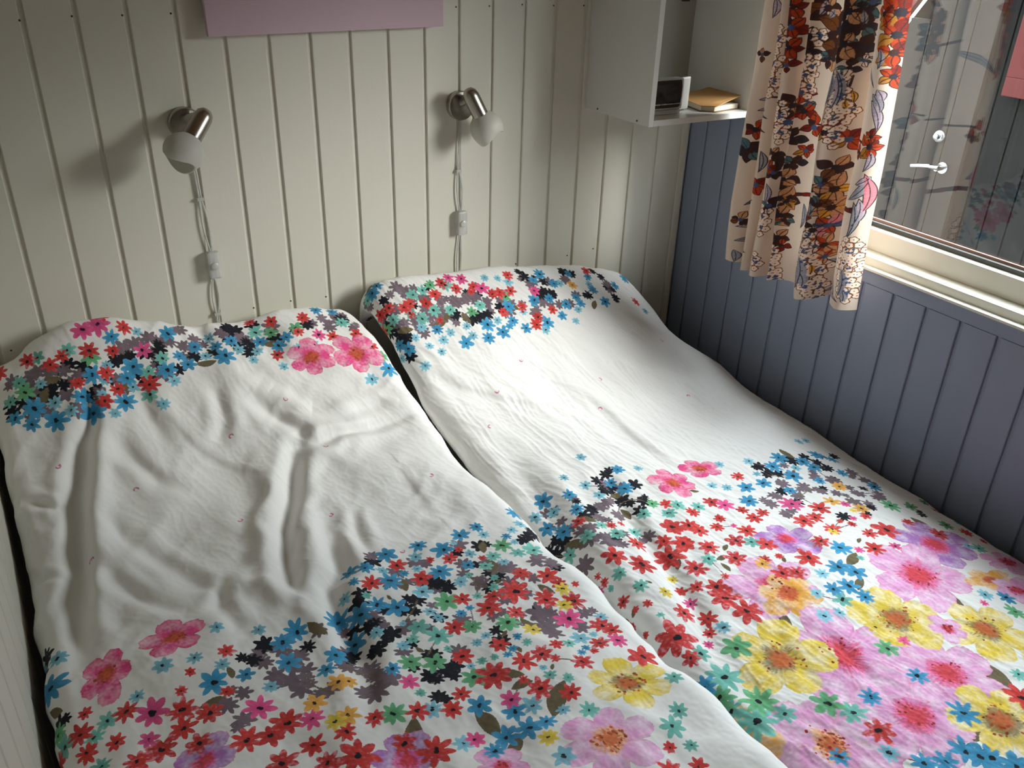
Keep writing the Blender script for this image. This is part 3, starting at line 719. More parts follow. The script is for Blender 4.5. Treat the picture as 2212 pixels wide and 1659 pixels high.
right_folds = [
    ([(1180, 1000), (1230, 1080), (1300, 1170), (1400, 1300), (1460, 1400)], 'r', 0.012, 0.035),
    ([(1090, 960), (1160, 1080), (1220, 1180), (1300, 1290), (1370, 1360)], 'v', 0.012, 0.030),
    ([(1290, 1000), (1350, 1100), (1440, 1220), (1500, 1310), (1560, 1420)], 'v', 0.013, 0.022),
    ([(1400, 1000), (1460, 1080), (1530, 1190), (1620, 1330)], 'r', 0.006, 0.03),
    ([(1690, 1130), (1740, 1170), (1800, 1230)], 'v', 0.008, 0.016),
    ([(930, 790), (1000, 830), (1090, 860), (1200, 880)], 's', 0.005, 0.02),
    ([(1180, 800), (1300, 880), (1400, 960), (1480, 1020)], 's', 0.006, 0.025),
    ([(1180, 760), (1330, 780), (1480, 830), (1600, 920)], 's', 0.004, 0.025),
    ([(1640, 1300), (1700, 1400), (1760, 1480), (1830, 1600)], 'v', 0.003, 0.012),
    ([(1780, 1360), (1860, 1440), (1950, 1540)], 'v', 0.003, 0.010),
    ([(1560, 1390), (1640, 1480), (1720, 1600)], 's', 0.004, 0.02),
]
clL = duvet(left_xl, left_xr, left_prof, left_lat, -0.022, -1.86, 0.045, 21, left_folds, wr_left)
clR = duvet(right_xl, right_xr, right_prof, right_lat, -0.022, -1.86, 0.042, 31, right_folds, wr_right)

SPRIG = [('mauve', 3), ('black', 2), ('lb', 3), ('blue', 4), ('teal', 2), ('green', 1), ('red', 3), ('olive', 2)]
# ---- left duvet print
BG = [('mauve', 4), ('black', 2)]
fill(clL, [(5, 850), (30, 930), (180, 880), (330, 830), (480, 760), (640, 730), (760, 690), (740, 665), (560, 690), (420, 720), (230, 770), (60, 810)], 55, BG, (0.014, 0.022), 0.35, 0)
clL.placed.clear()
spots(clL, (0, 660), 2.572, dict(
    blue=[(515, 375, .024), (720, 390, .021), (745, 320, .023), (920, 345, .024), (1045, 310, .022), (1250, 280, .026), (1290, 190), (1095, 215), (1210, 215, .016), (925, 140, .022), (620, 180, .020), (700, 520, .027), (515, 600, .026), (310, 635, .028), (200, 580, .024), (445, 510, .022), (175, 670, .02), (2165, 355, .024), (80, 640, .02), (1450, 185), (1560, 215), (1600, 175), (1000, 270), (1860, 20), (1750, 10)],
    lb=[(580, 490), (600, 415), (650, 605), (920, 545), (975, 410), (400, 590), (770, 140), (1410, 290), (1585, 325), (1650, 230), (1750, 215), (1340, 235), (1440, 240), (2070, 400, .022), (300, 540), (240, 430), (750, 450), (610, 330), (1140, 265), (1160, 160)],
    teal=[(830, 350), (845, 490), (120, 440), (380, 250), (220, 285), (900, 280), (70, 540), (1420, 130), (1900, 90)],
    red=[(600, 375), (655, 450, .022), (830, 425, .022), (600, 535), (160, 320), (290, 325), (350, 280), (1540, 255), (500, 245, .022), (620, 240), (1690, 65), (1500, 70), (1390, 65), (1660, 150), (1850, 165), (1980, 160), (550, 690 - 660), (700, 118), (2060, 230), (430, 440), (15, 385)],
    pink=[(790, 230, .022), (1780, 160), (540, 110, .026), (450, 140, .022)],
    green=[(520, 285, .024), (150, 490, .022), (1640, 120), (1510, 135), (2130, 290)],
    black=[(815, 260), (895, 235), (720, 280), (650, 300), (1400, 210), (1180, 240), (1080, 275), (1390, 250), (140, 560), (60, 560), (260, 480), (1270, 105), (1900, 60), (1340, 215)],
    mauve=[(700, 230), (830, 170), (1000, 130), (1090, 165), (1230, 130), (270, 380), (190, 395), (350, 360), (80, 420), (1350, 160), (1830, 110), (1960, 120), (760, 200), (900, 190)],
    olive=[(1160, 310, .022), (540, 540, .018), (290, 410, .018), (700, 440), (250, 500), (1510, 195)]))
big(clL, (0, 660), 2.572, [(1740, 285, .062, 'hot', 1.3, 0.2), (1985, 260, .066, 'hot', 1.2, 0.6)])
for (x, y) in ((128, 1005), (292, 1058), (503, 942), (518, 1127), (705, 966), (717, 1103), (930, 1037), (198, 1217), (617, 862), (867, 1185)): curl(clL, *clL.at(x, y)[:2])
fill(clL, [(800, 1200), (1130, 1120), (1200, 1200), (1260, 1330), (1060, 1400), (900, 1500), (770, 1470), (560, 1430), (560, 1380), (740, 1310)], 75, BG, (0.014, 0.022), 0.4, 0)
clL.placed.clear()
big(clL, (740, 1000), 2.5176, [(1560, 1190, .080, 'yellow', 1.4, 0.4), (1450, 1520, .095, 'orange', 1.3, 0.1), (350, 1610, .06, 'purple'), (870, 1640, .05, 'pink')])
big(clL, (0, 640), 1.628, [(610, 1215, .062, 'hot', 1.35, 0.1), (370, 1345, .062, 'hot', 1.3, 1.9), (720, 1640, .06, 'purple')])
spots(clL, (740, 1000), 2.5176, dict(
    blue=[(930, 285, .026), (740, 345), (640, 385, .022), (420, 440, .022), (240, 500, .026), (545, 465, .024), (530, 590, .027), (270, 650, .027), (290, 790, .028), (95, 820, .028), (690, 545), (190, 780, .02), (930, 1345, .026), (1010, 1440, .027), (885, 1465, .022), (830, 1550), (1120, 1410), (750, 1320, .022), (115, 590, .02), (30, 590), (270, 1130), (60, 930, .024)],
    lb=[(430, 685, .026), (780, 385), (930, 370), (390, 500), (400, 570), (210, 585), (650, 635), (880, 535), (700, 490), (650, 1500, .026), (500, 1345, .022), (1290, 960, .026), (1040, 1320, .024), (1205, 1620, .026), (320, 985), (190, 925), (25, 735), (1400, 820)],
    green=[(560, 730, .028), (900, 870, .024), (700, 875, .022), (880, 450, .022), (370, 1080, .026), (515, 1085, .026), (715, 1160, .026), (280, 1370, .026)],
    teal=[(510, 930, .024), (410, 880, .02), (1035, 465, .022), (1340, 1350), (1790, 1420, .024), (820, 500), (780, 560), (950, 490), (1800, 1180), (1820, 1340)],
    red=[(940, 700, .031), (790, 780, .028), (1115, 615, .027), (965, 615, .022), (1105, 735, .026), (1265, 745, .029), (660, 720), (590, 510), (310, 545, .022), (420, 615, .022), (155, 665, .022), (605, 875, .022), (660, 1040, .026), (850, 990, .022), (940, 810), (980, 1095, .022), (1090, 1050, .022), (830, 1160, .034), (1075, 1235, .028), (610, 1340, .022), (400, 1360, .022), (1410, 870, .024), (1470, 910, .022), (1390, 980, .022), (1620, 1040, .034), (500, 1550, .032), (80, 1600, .034), (320, 1520, .022), (1300, 1100, .02), (1180, 660), (820, 720), (20, 1480), (650, 1250), (180, 1390)],
    pink=[(1230, 840, .028), (1490, 960, .022), (380, 1200, .02), (930, 1280), (720, 1480)],
    black=[(270, 930), (500, 1030), (480, 1150), (590, 1130), (400, 740), (520, 1260), (200, 1010), (50, 990), (570, 660), (480, 640), (150, 890), (360, 800), (740, 440), (1000, 400), (1050, 390)],
    mauve=[(750, 640, .024), (840, 580, .024), (1100, 880, .03), (1080, 800, .026), (1300, 880, .022), (1050, 540, .02), (250, 1190, .024), (180, 1260, .026), (130, 1100, .024), (1130, 560), (900, 570), (20, 1090), (1310, 800)],
    yellow=[(1040, 910, .022), (1190, 680), (1210, 760), (1130, 1500)], orange=[(30, 1190), (40, 1400, .024)],
    olive=[(1190, 1290, .036), (780, 1410, .03), (420, 1490, .034), (930, 1530, .024), (810, 560, .022), (1110, 680), (990, 870), (340, 660), (930, 1160), (780, 450), (970, 1220)]))
spots(clL, (0, 640), 1.628, dict(
    lb=[(770, 1185), (585, 1320, .022), (690, 1290, .022), (780, 1305, .02), (480, 1415), (910, 1175), (140, 1325, .02), (210, 1275, .022), (960, 1370)],
    blue=[(750, 1370, .026), (1045, 1170, .027), (1010, 1275, .026), (990, 1210, .022), (1180, 1120, .028), (1150, 1305), (190, 1385, .029), (870, 1330), (1180, 1245, .022)],
    black=[(155, 1270, .022), (140, 1400), (930, 1215, .022), (140, 1530), (200, 1500), (890, 1275), (155, 1340), (135, 1450)],
    red=[(800, 1255), (445, 1465, .022), (645, 1455, .026), (740, 1460, .024), (265, 1535, .026), (645, 1520, .024), (400, 1565), (560, 1590, .026), (690, 1570, .026), (870, 1570, .028), (950, 1550, .026), (1010, 1500, .03), (480, 1640, .028), (990, 1640, .03), (190, 1650, .026), (635, 1393, .012), (1110, 1580, .02), (800, 1395, .012), (290, 1600, .02), (1150, 1640, .022)],
    pink=[(525, 1465, .028), (910, 1450, .026), (515, 1560), (1090, 1490, .022)],
    green=[(190, 1540, .022)], teal=[(210, 1590, .024), (370, 1490), (330, 1540), (350, 1640)],
    mauve=[(810, 1440), (860, 1490), (1030, 1340, .024), (960, 1330, .022), (1060, 1380, .022), (1120, 1400), (850, 1400), (930, 1290), (1170, 1380)],
    orange=[(1100, 1430, .024), (1190, 1355, .022)], yellow=[(1180, 1500, .018)],
    olive=[(405, 1400, .018), (820, 1335, .014), (1115, 1160, .022), (200, 1460), (735, 1425)]))
fill(clL, [(90, 1480), (500, 1440), (760, 1500), (1000, 1500), (1250, 1420), (1600, 1659), (100, 1659)], 60, [('red', 4), ('lb', 3), ('teal', 3), ('olive', 2), ('pink', 1), ('blue', 1)], (0.012, 0.022), 1.0)
fill(clL, [(700, 1330), (800, 1210), (1130, 1130), (1350, 1380), (1200, 1500), (800, 1500)], 50, [('lb', 3), ('teal', 2), ('red', 2), ('olive', 2), ('blue', 2)], (0.009, 0.014), 0.8)
beyond(clL)
stems(clL, 60, rnd)
# ---- right duvet print
fill(clR, [(775, 640), (800, 740), (880, 760), (960, 700), (1100, 680), (1330, 640), (1330, 600), (1280, 585), (1100, 600), (900, 610)], 70, BG, (0.013, 0.020), 0.35, 0)
clR.placed.clear()
spots(clR, (740, 560), 2.4395, dict(
    blue=[(1040, 65, .02), (890, 235, .02), (765, 340, .022), (860, 380, .024), (650, 430, .024), (765, 400, .02), (900, 305, .02), (1090, 325, .022), (985, 355), (1380, 215, .024), (1260, 225), (1230, 190), (1020, 210), (505, 365, .019), (885, 345, .015), (340, 470, .018), (285, 450), (1160, 285), (1125, 120), (1200, 75, .016), (1300, 90), (1440, 130), (1480, 90), (185, 130), (150, 170), (1320, 150), (1180, 230), (1100, 200), (1000, 100, .015)],
    lb=[(535, 410, .02), (580, 375), (660, 350, .02), (690, 390), (1240, 315), (530, 480), (440, 555), (460, 445), (390, 410), (870, 110), (750, 90), (810, 90), (965, 260), (1605, 275), (1150, 120), (300, 530), (1240, 255), (820, 310), (420, 350), (1300, 120), (1075, 365)],
    teal=[(490, 265), (260, 320), (180, 350), (740, 235), (360, 275), (570, 265), (415, 155), (550, 130), (380, 185), (120, 220), (430, 300)],
    red=[(875, 78), (520, 120), (490, 180, .022), (600, 150), (685, 130), (690, 165, .013), (230, 250), (185, 300, .024), (350, 220), (320, 245), (440, 225), (860, 265), (950, 235), (1030, 285, .02), (1110, 260), (800, 170), (890, 160), (1030, 330), (1285, 55), (1545, 215), (180, 410, .022), (830, 160), (380, 290, .012), (520, 315, .012)],
    pink=[(745, 140, .022), (1010, 155, .02), (620, 90, .022), (560, 95, .018)],
    green=[(680, 265, .02), (860, 180), (470, 125), (220, 375, .02)],
    black=[(965, 85), (1040, 175), (1210, 70), (720, 290), (770, 285), (610, 290), (310, 400, .022), (320, 420), (340, 510, .018), (240, 390), (1440, 200), (1300, 180), (1370, 90), (690, 315), (840, 245), (1095, 170), (1170, 60), (1060, 110)],
    mauve=[(330, 160), (440, 200), (510, 210), (590, 215), (650, 200), (480, 290), (560, 300), (430, 250), (280, 265), (410, 300), (1100, 110), (1180, 100), (1000, 110), (120, 250), (130, 200), (760, 210), (400, 330), (290, 140), (700, 185)],
    olive=[(520, 330), (660, 300), (330, 365, .02), (1335, 230), (910, 230), (560, 295), (140, 130)], orange=[(1215, 130)]))
for (x, y) in ((1128, 775), (1297, 815), (1072, 846), (1296, 882), (1060, 918), (1490, 848), (1430, 735)): curl(clR, *clR.at(x, y)[:2])
fill(clR, [(1150, 1120), (1200, 1080), (1330, 1010), (1400, 1070), (1360, 1180), (1270, 1210), (1220, 1200)], 26, BG, (0.014, 0.02), 0.4, 0)
fill(clR, [(1640, 1000), (1780, 960), (1900, 1040), (1930, 1100), (1850, 1120), (1700, 1100)], 22, BG, (0.014, 0.02), 0.4, 0)
clR.placed.clear()
big(clR, (1440, 940), 2.307, [(600, 510, .075, 'purple', 1.2, 0.5), (1330, 540, .115, 'purple', 1.3, 0.3), (1260, 700, .130, 'pink'), (540, 745, .105, 'pink'), (600, 790, .070, 'flame'), (880, 1090, .140, 'pink', 1.1, 1.0), (1400, 1180, .115, 'pink'),
    (1230, 1400, .115, 'pink'), (780, 1520, .115, 'pink'), (830, 1560, .100, 'orange'), (1150, 920, .095, 'yellow', 1.1, 0.7), (570, 1110, .100, 'yellow', 1.0, 0), (1600, 970, .095, 'yellow', 1.1, 0.4), (1660, 1420, .090, 'yellow'), (1620, 705, .070, 'flame', 1.9, 0.2), (1700, 625, .075, 'pink', 1.7, 0.3),
    (40, 235, .062, 'hot', 1.1, 0.3), (170, 160, .060, 'hot', 1.6, 0.5), (380, 1580, .085, 'flame', 1.2, 0.9), (1760, 760, .07, 'pink', 1.5, 0.2), (1390, 960, .04, 'pink')])
spots(clR, (740, 560), 2.4395, dict(
    lb=[(1250, 1045), (1555, 1100), (1165, 1160), (1280, 1200), (1120, 1310, .022), (1020, 1340, .022), (1360, 1250)],
    black=[(1385, 1140), (1420, 1200), (1390, 1230), (1470, 1260), (1300, 1330), (1130, 1490, .022), (1120, 1560, .024), (1280, 1370), (1590, 1280)],
    blue=[(1055, 1255, .027), (1180, 1255, .022), (1230, 1330, .023), (1415, 1180), (1500, 1215, .022), (1450, 1120), (1060, 1410, .024), (1170, 1420, .024)],
    teal=[(1290, 1480), (1440, 1450, .022), (1360, 1420, .016), (1180, 1560, .024), (1590, 1350), (1710, 1340), (1540, 1420), (1770, 1300)], green=[(1630, 1290)],
    red=[(1710, 1285), (1730, 1405, .028), (1550, 1500, .024), (1430, 1590, .030), (1580, 1620, .031), (1690, 1480, .022), (1800, 1500, .026), (1240, 1400, .018), (1420, 1410, .014), (1830, 1400, .024)],
    mauve=[(1350, 1310), (1450, 1340), (1320, 1500, .024), (1400, 1510, .022), (1370, 1380), (1270, 1600, .022), (1610, 1450), (1400, 1290), (1300, 1440)], olive=[(1440, 1240), (1210, 1500, .024), (1500, 1330), (1290, 1390)]))
spots(clR, (1440, 940), 2.307, dict(
    blue=[(555, 105, .026), (540, 150, .024), (750, 90, .022), (690, 125, .022), (630, 190, .024), (730, 150, .022), (495, 230, .022), (395, 245, .022), (765, 215, .02), (625, 265, .02), (415, 310, .026), (860, 570, .027), (855, 670, .027), (935, 690, .026), (900, 755, .028), (830, 770, .02), (985, 805, .02), (1250, 1205, .024), (1010, 1305, .026), (1480, 1380, .032), (1490, 1570, .03), (1620, 1620, .03), (1700, 800, .02), (190, 1270, .024), (1030, 240, .02), (880, 180), (820, 110, .022), (1400, 1640, .026), (1290, 1640, .026), (1560, 1600, .028), (1730, 1640, .028), (870, 1610, .02)],
    lb=[(410, 125), (265, 135), (455, 180), (775, 705, .022), (750, 795, .022), (780, 900, .024), (860, 880, .018), (1590, 790, .02), (1090, 1590, .024), (660, 30), (300, 245), (240, 240), (650, 155), (1510, 550), (280, 950, .024), (700, 20), (100, 1530, .022), (70, 1310, .02)],
    black=[(470, 150), (510, 190), (560, 185), (640, 130), (690, 105), (765, 95), (810, 155), (1280, 390, .014)],
    mauve=[(580, 230), (700, 260), (650, 290), (780, 270), (850, 285), (520, 330, .022), (600, 385), (970, 285), (930, 325), (1000, 215), (550, 290), (740, 190), (830, 210), (930, 180), (1060, 300)],
    red=[(360, 190, .02), (220, 320, .022), (135, 380, .022), (250, 445), (260, 400, .015), (25, 450, .027), (150, 470, .025), (90, 540, .026), (215, 560, .026), (395, 465, .024), (345, 520, .023), (350, 610, .024), (500, 540, .024), (430, 400, .025), (765, 360, .025), (745, 405, .024), (690, 430, .027), (835, 470, .026), (1090, 475, .031), (1010, 500, .022), (765, 540, .024), (1040, 575, .023), (700, 620, .033), (995, 405, .016), (490, 375, .018), (20, 600, .034), (155, 660, .03), (575, 690, .024), (650, 690, .022), (290, 800, .034), (395, 870, .036), (250, 750, .026), (100, 880, .024), (205, 895, .022), (35, 1010, .044), (1055, 1485, .03), (1770, 1310, .03), (1360, 480, .026), (915, 445, .012), (1200, 425, .02), (495, 620, .016), (380, 360, .016), (1500, 480, .02), (130, 1110, .02)],
    pink=[(625, 335, .028), (290, 330, .024), (900, 340, .014), (1130, 560, .016), (960, 570, .014), (1180, 1010, .014)],
    green=[(1120, 340, .026), (345, 1040, .032), (465, 1315, .036), (260, 1320, .028), (800, 1340, .032), (1090, 1055, .024), (1740, 870, .026), (1225, 340, .02), (1400, 440, .02), (20, 1600, .03)],
    teal=[(290, 1190, .036), (170, 1085, .024), (450, 1430, .034), (335, 1370, .024), (575, 1385, .024), (930, 1390, .026), (880, 830, .02), (220, 620, .019), (60, 345), (430, 530), (160, 345), (10, 1440, .026), (160, 1460, .026), (40, 1370, .024), (15, 380), (1560, 560)],
    orange=[(860, 240, .022), (825, 325, .021), (970, 360, .022), (480, 640, .02)], yellow=[(1040, 955, .022), (930, 380, .012), (820, 480, .012)],
    olive=[(1270, 430, .026), (1420, 830, .034), (915, 620, .026), (1640, 1210, .044), (975, 750, .02), (600, 90, .022), (265, 605, .014), (295, 655, .014), (60, 640, .014), (300, 550, .012), (590, 630, .01), (150, 270, .012), (1560, 1500, .024), (590, 910, .02)]))
fill(clR, [(1160, 1160), (1420, 1080), (1640, 1120), (1860, 1120), (2000, 1180), (1700, 1250), (1450, 1450), (1300, 1330)], 70, [('red', 6), ('teal', 2), ('lb', 2), ('olive', 3), ('pink', 2), ('yellow', 1)], (0.009, 0.018), 0.95)
fill(clR, [(1400, 1400), (1600, 1250), (2212, 1300), (2212, 1659), (1620, 1659)], 50, [('lb', 3), ('teal', 3), ('pink', 2), ('olive', 2), ('red', 1), ('green', 1)], (0.009, 0.022), 1.0)
fill(clR, [(2000, 1080), (2212, 1200), (2212, 1300), (1950, 1180)], 14, [('lb', 3), ('teal', 3), ('red', 2), ('green', 2)], (0.012, 0.022), 1.0)

beyond(clR)
stems(clR, 70, rnd)
M['duvet'] = print_material('flower_printed_cotton', lin((236, 234, 230)))
dl = link('duvet', cloth_mesh('duvet', clL, M['duvet'], True)); tag(dl, 'rumpled white duvet with flower borders beside the left cream wall', 'duvet')
dr = link('duvet', cloth_mesh('duvet', clR, M['duvet'], True)); tag(dr, 'smoother white duvet with large pink poppies beside the blue window wall', 'duvet')


# ------------------------------------------------------------------ curtain
XCUR = 1.655
hem = [(1574, 0), (1590, -.016), (1606, -.010), (1615, .012), (1622, .014), (1630, -.020), (1640, -.016), (1645, .014), (1652, -.022), (1666, -.024), (1672, .014), (1677, .012), (1684, -.018), (1694, -.004), (1716, .002), (1738, -.004), (1745, .014), (1750, .012), (1757, -.026), (1770, -.034), (1780, -.018), (1783, .014), (1792, .010), (1806, -.008), (1828, -.016), (1841, -.010), (1848, .004)]
hy = np.array([unproject(x, 380 + (x-1577)*0.42 + 165, 0, XCUR)[1] for x, _ in hem]); hx = np.array([d for _, d in hem])
def spline(P_, n):
    P_ = np.asarray(P_, float); Q = np.vstack([2*P_[0]-P_[1], P_, 2*P_[-1]-P_[-2]]); out = []
    m_ = len(P_)-1; t = np.linspace(0, m_, n); i = np.clip(np.floor(t).astype(int), 0, m_-1); f = (t-i)[:, None]
    p0, p1, p2, p3 = Q[i], Q[i+1], Q[i+2], Q[i+3]
    return 0.5*((2*p1) + (-p0+p2)*f + (2*p0-5*p1+4*p2-p3)*f**2 + (-p0+3*p1-3*p2+p3)*f**3)
dense = spline(np.stack([hx, hy], 1), 4000); sl_ = np.concatenate([[0], np.cumsum(np.hypot(*np.diff(dense, axis=0).T))])
HC = 0.0013
uA = np.arange(0, sl_[-1], HC); cx_ = np.interp(uA, sl_, dense[:, 0]); cyy = np.interp(uA, sl_, dense[:, 1])
z_hem, z_top = 0.628 + ZO, 1.42 + ZO
z_rod = 2.005
vB_ = np.concatenate([np.arange(0, z_top - z_hem, HC*1.15), np.arange(z_top - z_hem, z_rod + 0.035 - z_hem, 0.003)])
U = uA[:, None]; V = vB_[None, :]
tt = V/(1.33-0.628)
y_mid = (hy[0]+hy[-1])/2
sq = 1 - 0.075*np.clip(tt, 0, 1.3)**0.8
Yc = hy[0] + (cyy[:, None]-hy[0])*sq + 0.006*gnoise(V*3+U*4, U*3, 51)*np.clip(V*6, 0, 1)
amp = 1 + 0.25*gnoise(U*6, V*3, 52)
Xc = XCUR + 2.4*cx_[:, None]*amp + 0.004*gnoise(U*9, V*5, 53) - 0.004*np.exp(-V/0.02)*gnoise(U*40, U*0, 54)
head = np.exp(-((V - (z_rod - z_hem))/0.05)**2); Xc = Xc*(1-0.6*head) + (XCUR + 0.2*cx_[:, None])*0.6*head
Zc = z_hem + V + 0.004*gnoise(U*5, V*0, 55)*np.exp(-V*6) + 0*U
clC = Cloth(uA, vB_, np.stack([Xc, Yc, Zc], -1))
clC.dist = np.where(clC.face > 0, 0, 400.0)
for k, v in dict(cream=(240, 216, 196), brown=(112, 66, 34), ochre=(176, 120, 48), wine=(120, 36, 26), brick=(176, 62, 28), umber=(62, 40, 36), smoke=(150, 148, 156), lilac=(176, 160, 172), sea=(74, 104, 108), ink=(50, 44, 50), gold=(214, 150, 48), navy=(70, 84, 120), rose=(206, 120, 130), sand=(196, 140, 98)).items(): C_[k] = np.array(lin(v))
def lobes(cl, a, b, R, n, L, c, ph, depth=0.25):
    q = cl.polar(a, b, R*1.3)
    if q is None: return
    w, dx, dy, r, t = q
    cl.put(L, w, R*(1-depth + depth*np.abs(np.cos((t+ph)*n/2))**0.7) - r, C_[c]*(1 + 0.12*gnoise(dx*150, dy*150))[..., None])
def hydrangea(cl, a, b, rx, ry):
    R = 0.0088; y = -ry; row = 0
    while y <= ry:
        wx = rx*math.sqrt(max(0, 1-(y/ry)**2)); x = -wx + (0.5*R if row % 2 else 0)
        while x <= wx:
            ph = rnd.uniform(0, 6); aa, bb = a+x+rnd.uniform(-.001, .001), b+y+rnd.uniform(-.001, .001)
            lobes(cl, aa, bb, R, 5, 0, 'brown', ph); lobes(cl, aa, bb, R-0.0019, 5, 1, 'cream', ph)
            q = cl.polar(aa, bb, 0.006)
            if q: cl.put(2, q[0], 0.0014 - q[3], C_['brown'] + 0*q[1][..., None])
            x += R*1.75
        y += R*1.5; row += 1
    for _ in range(5):
        q = cl.polar(a+rnd.uniform(-.3, .3)*rx, b+rnd.uniform(-.3, .3)*ry, 0.008)
        if q: cl.put(2, q[0], 0.0026 - q[3], C_['navy'] + 0*q[1][..., None])
def blade(cl, a0, b0, a1, b1, wd, c='smoke', line='ink', bend=0.12):
    """long curved leaf with a dark outline and a rib"""
    l = math.hypot(a1-a0, b1-b0)
    if l < 0.004: return
    q = cl.polar((a0+a1)/2, (b0+b1)/2, l*0.62+wd)
    if q is None: return
    w, dx, dy, r, t = q
    ux, uy = (a1-a0)/l, (b1-b0)/l; x = (dx*ux + dy*uy)/(l/2); y = -dx*uy + dy*ux + bend*l*(x*x-0.5)
    body = np.minimum(wd*np.clip(1-x*x, -1, 1)*(1-0.25*x) - np.abs(y), 0.01)
    cl.put(0, w, body, C_[line] + 0*dx[..., None]); cl.put(1, w, body-0.0017, C_[c]*(1 + 0.25*gnoise(dx*300, dy*300))[..., None])
    cl.put(2, w, np.where(np.abs(x) < 0.8, 0.0009 - np.abs(y), -0.01), C_[line] + 0*dx[..., None])
def mass(cl, pts, rad, cols, line='umber'):
    """painted shape along a path: outline plus mottled fill"""
    q = [cl.at(*p)[:2] for p in pts]
    am, bm2 = np.mean([p[0] for p in q]), np.mean([p[1] for p in q]); R = max(max(abs(p[0]-am), abs(p[1]-bm2)) for p in q) + rad*1.6
    z = cl.polar(am, bm2, R)
    if z is None: return
    w, dx, dy, r, t = z; X = dx+am; Y = dy+bm2; d = np.full(X.shape, 1.0)
    if len(q) == 1: d = np.hypot(X-q[0][0], Y-q[0][1])
    for (x0, y0), (x1, y1) in zip(q[:-1], q[1:]):
        vx, vy = x1-x0, y1-y0; h = np.clip(((X-x0)*vx + (Y-y0)*vy)/(vx*vx+vy*vy+1e-12), 0, 1); d = np.minimum(d, np.hypot(X-x0-h*vx, Y-y0-h*vy))
    sd = rad*(1 + 0.30*gnoise(X*60, Y*60, 3)) - d
    n1 = gnoise(X*70, Y*45, rnd.random()*9)[..., None]; n2 = gnoise(X*260, Y*120, rnd.random()*9)[..., None]
    c = C_[cols[0]]*np.clip(0.5-n1*1.4, 0, 1) + C_[cols[1]]*np.clip(0.5+n1*1.4, 0, 1); c = c*np.clip(1 + 0.55*n2, 0.3, 1.6)
    cl.put(0, w, sd, C_[line] + 0*c); cl.put(1, w, sd-0.002, np.clip(c, 0, 1))
def redflower(cl, px, py, R, c='brick'):
    a, b, e = cl.at(px, py)
    if e > 20: return
    n = 4
    for k in range(n):
        an = 2*math.pi*k/n + rnd.uniform(-.3, .3); aa, bb = a+R*0.55*math.cos(an), b+R*0.55*math.sin(an)
        lobes(cl, aa, bb, R*0.56, 3, 0, 'umber', an, 0.12); lobes(cl, aa, bb, R*0.56-0.0022, 3, 1, c if k % 2 else 'wine', an, 0.12)
    lobes(cl, a, b, R*0.22, 7, 2, 'ink', 0)
def P2(px, py): return clC.at(px, py)[:2]
def bloom(px, py, R, cols, n=5, line='umber'):
    """painted blossom: broad overlapping petals with outlines and ribs round a dark eye"""
    a, b, e = clC.at(px, py)
    if e > 20: return
    for k in range(n):
        an = 2*math.pi*k/n + rnd.uniform(-.4, .4); l = R*rnd.uniform(0.8, 1.25)
        blade(clC, a + 0.1*l*math.cos(an), b + 0.1*l*math.sin(an), a + l*math.cos(an), b + l*math.sin(an), l*0.34, cols[k % len(cols)], line, rnd.uniform(-.2, .2))
    lobes(clC, a, b, R*0.24, 7, 2, rnd.choice(('umber', 'navy', 'ink')), 0)
mass(clC, [(1708, 424), (1762, 434)], .005, ('wine', 'umber')); mass(clC, [(1812, 455), (1868, 455)], .006, ('wine', 'umber')); mass(clC, [(1770, 130), (1830, 95)], .0035, ('umber', 'brown'))
mass(clC, [(1752, 270), (1830, 300), (1880, 318)], .0025, ('umber', 'brown')); mass(clC, [(1690, 230), (1660, 215)], .002, ('umber', 'brown')); mass(clC, [(1850, 235), (1830, 205), (1846, 170)], .002, ('ochre', 'brown')); mass(clC, [(1745, 560), (1765, 600)], .002, ('ochre', 'brown'))
BR, DK, RD, GD = ('umber', 'sand', 'umber', 'brown'), ('ink', 'umber', 'sea'), ('wine', 'brick', 'umber'), ('gold', 'sand', 'brown', 'sand')
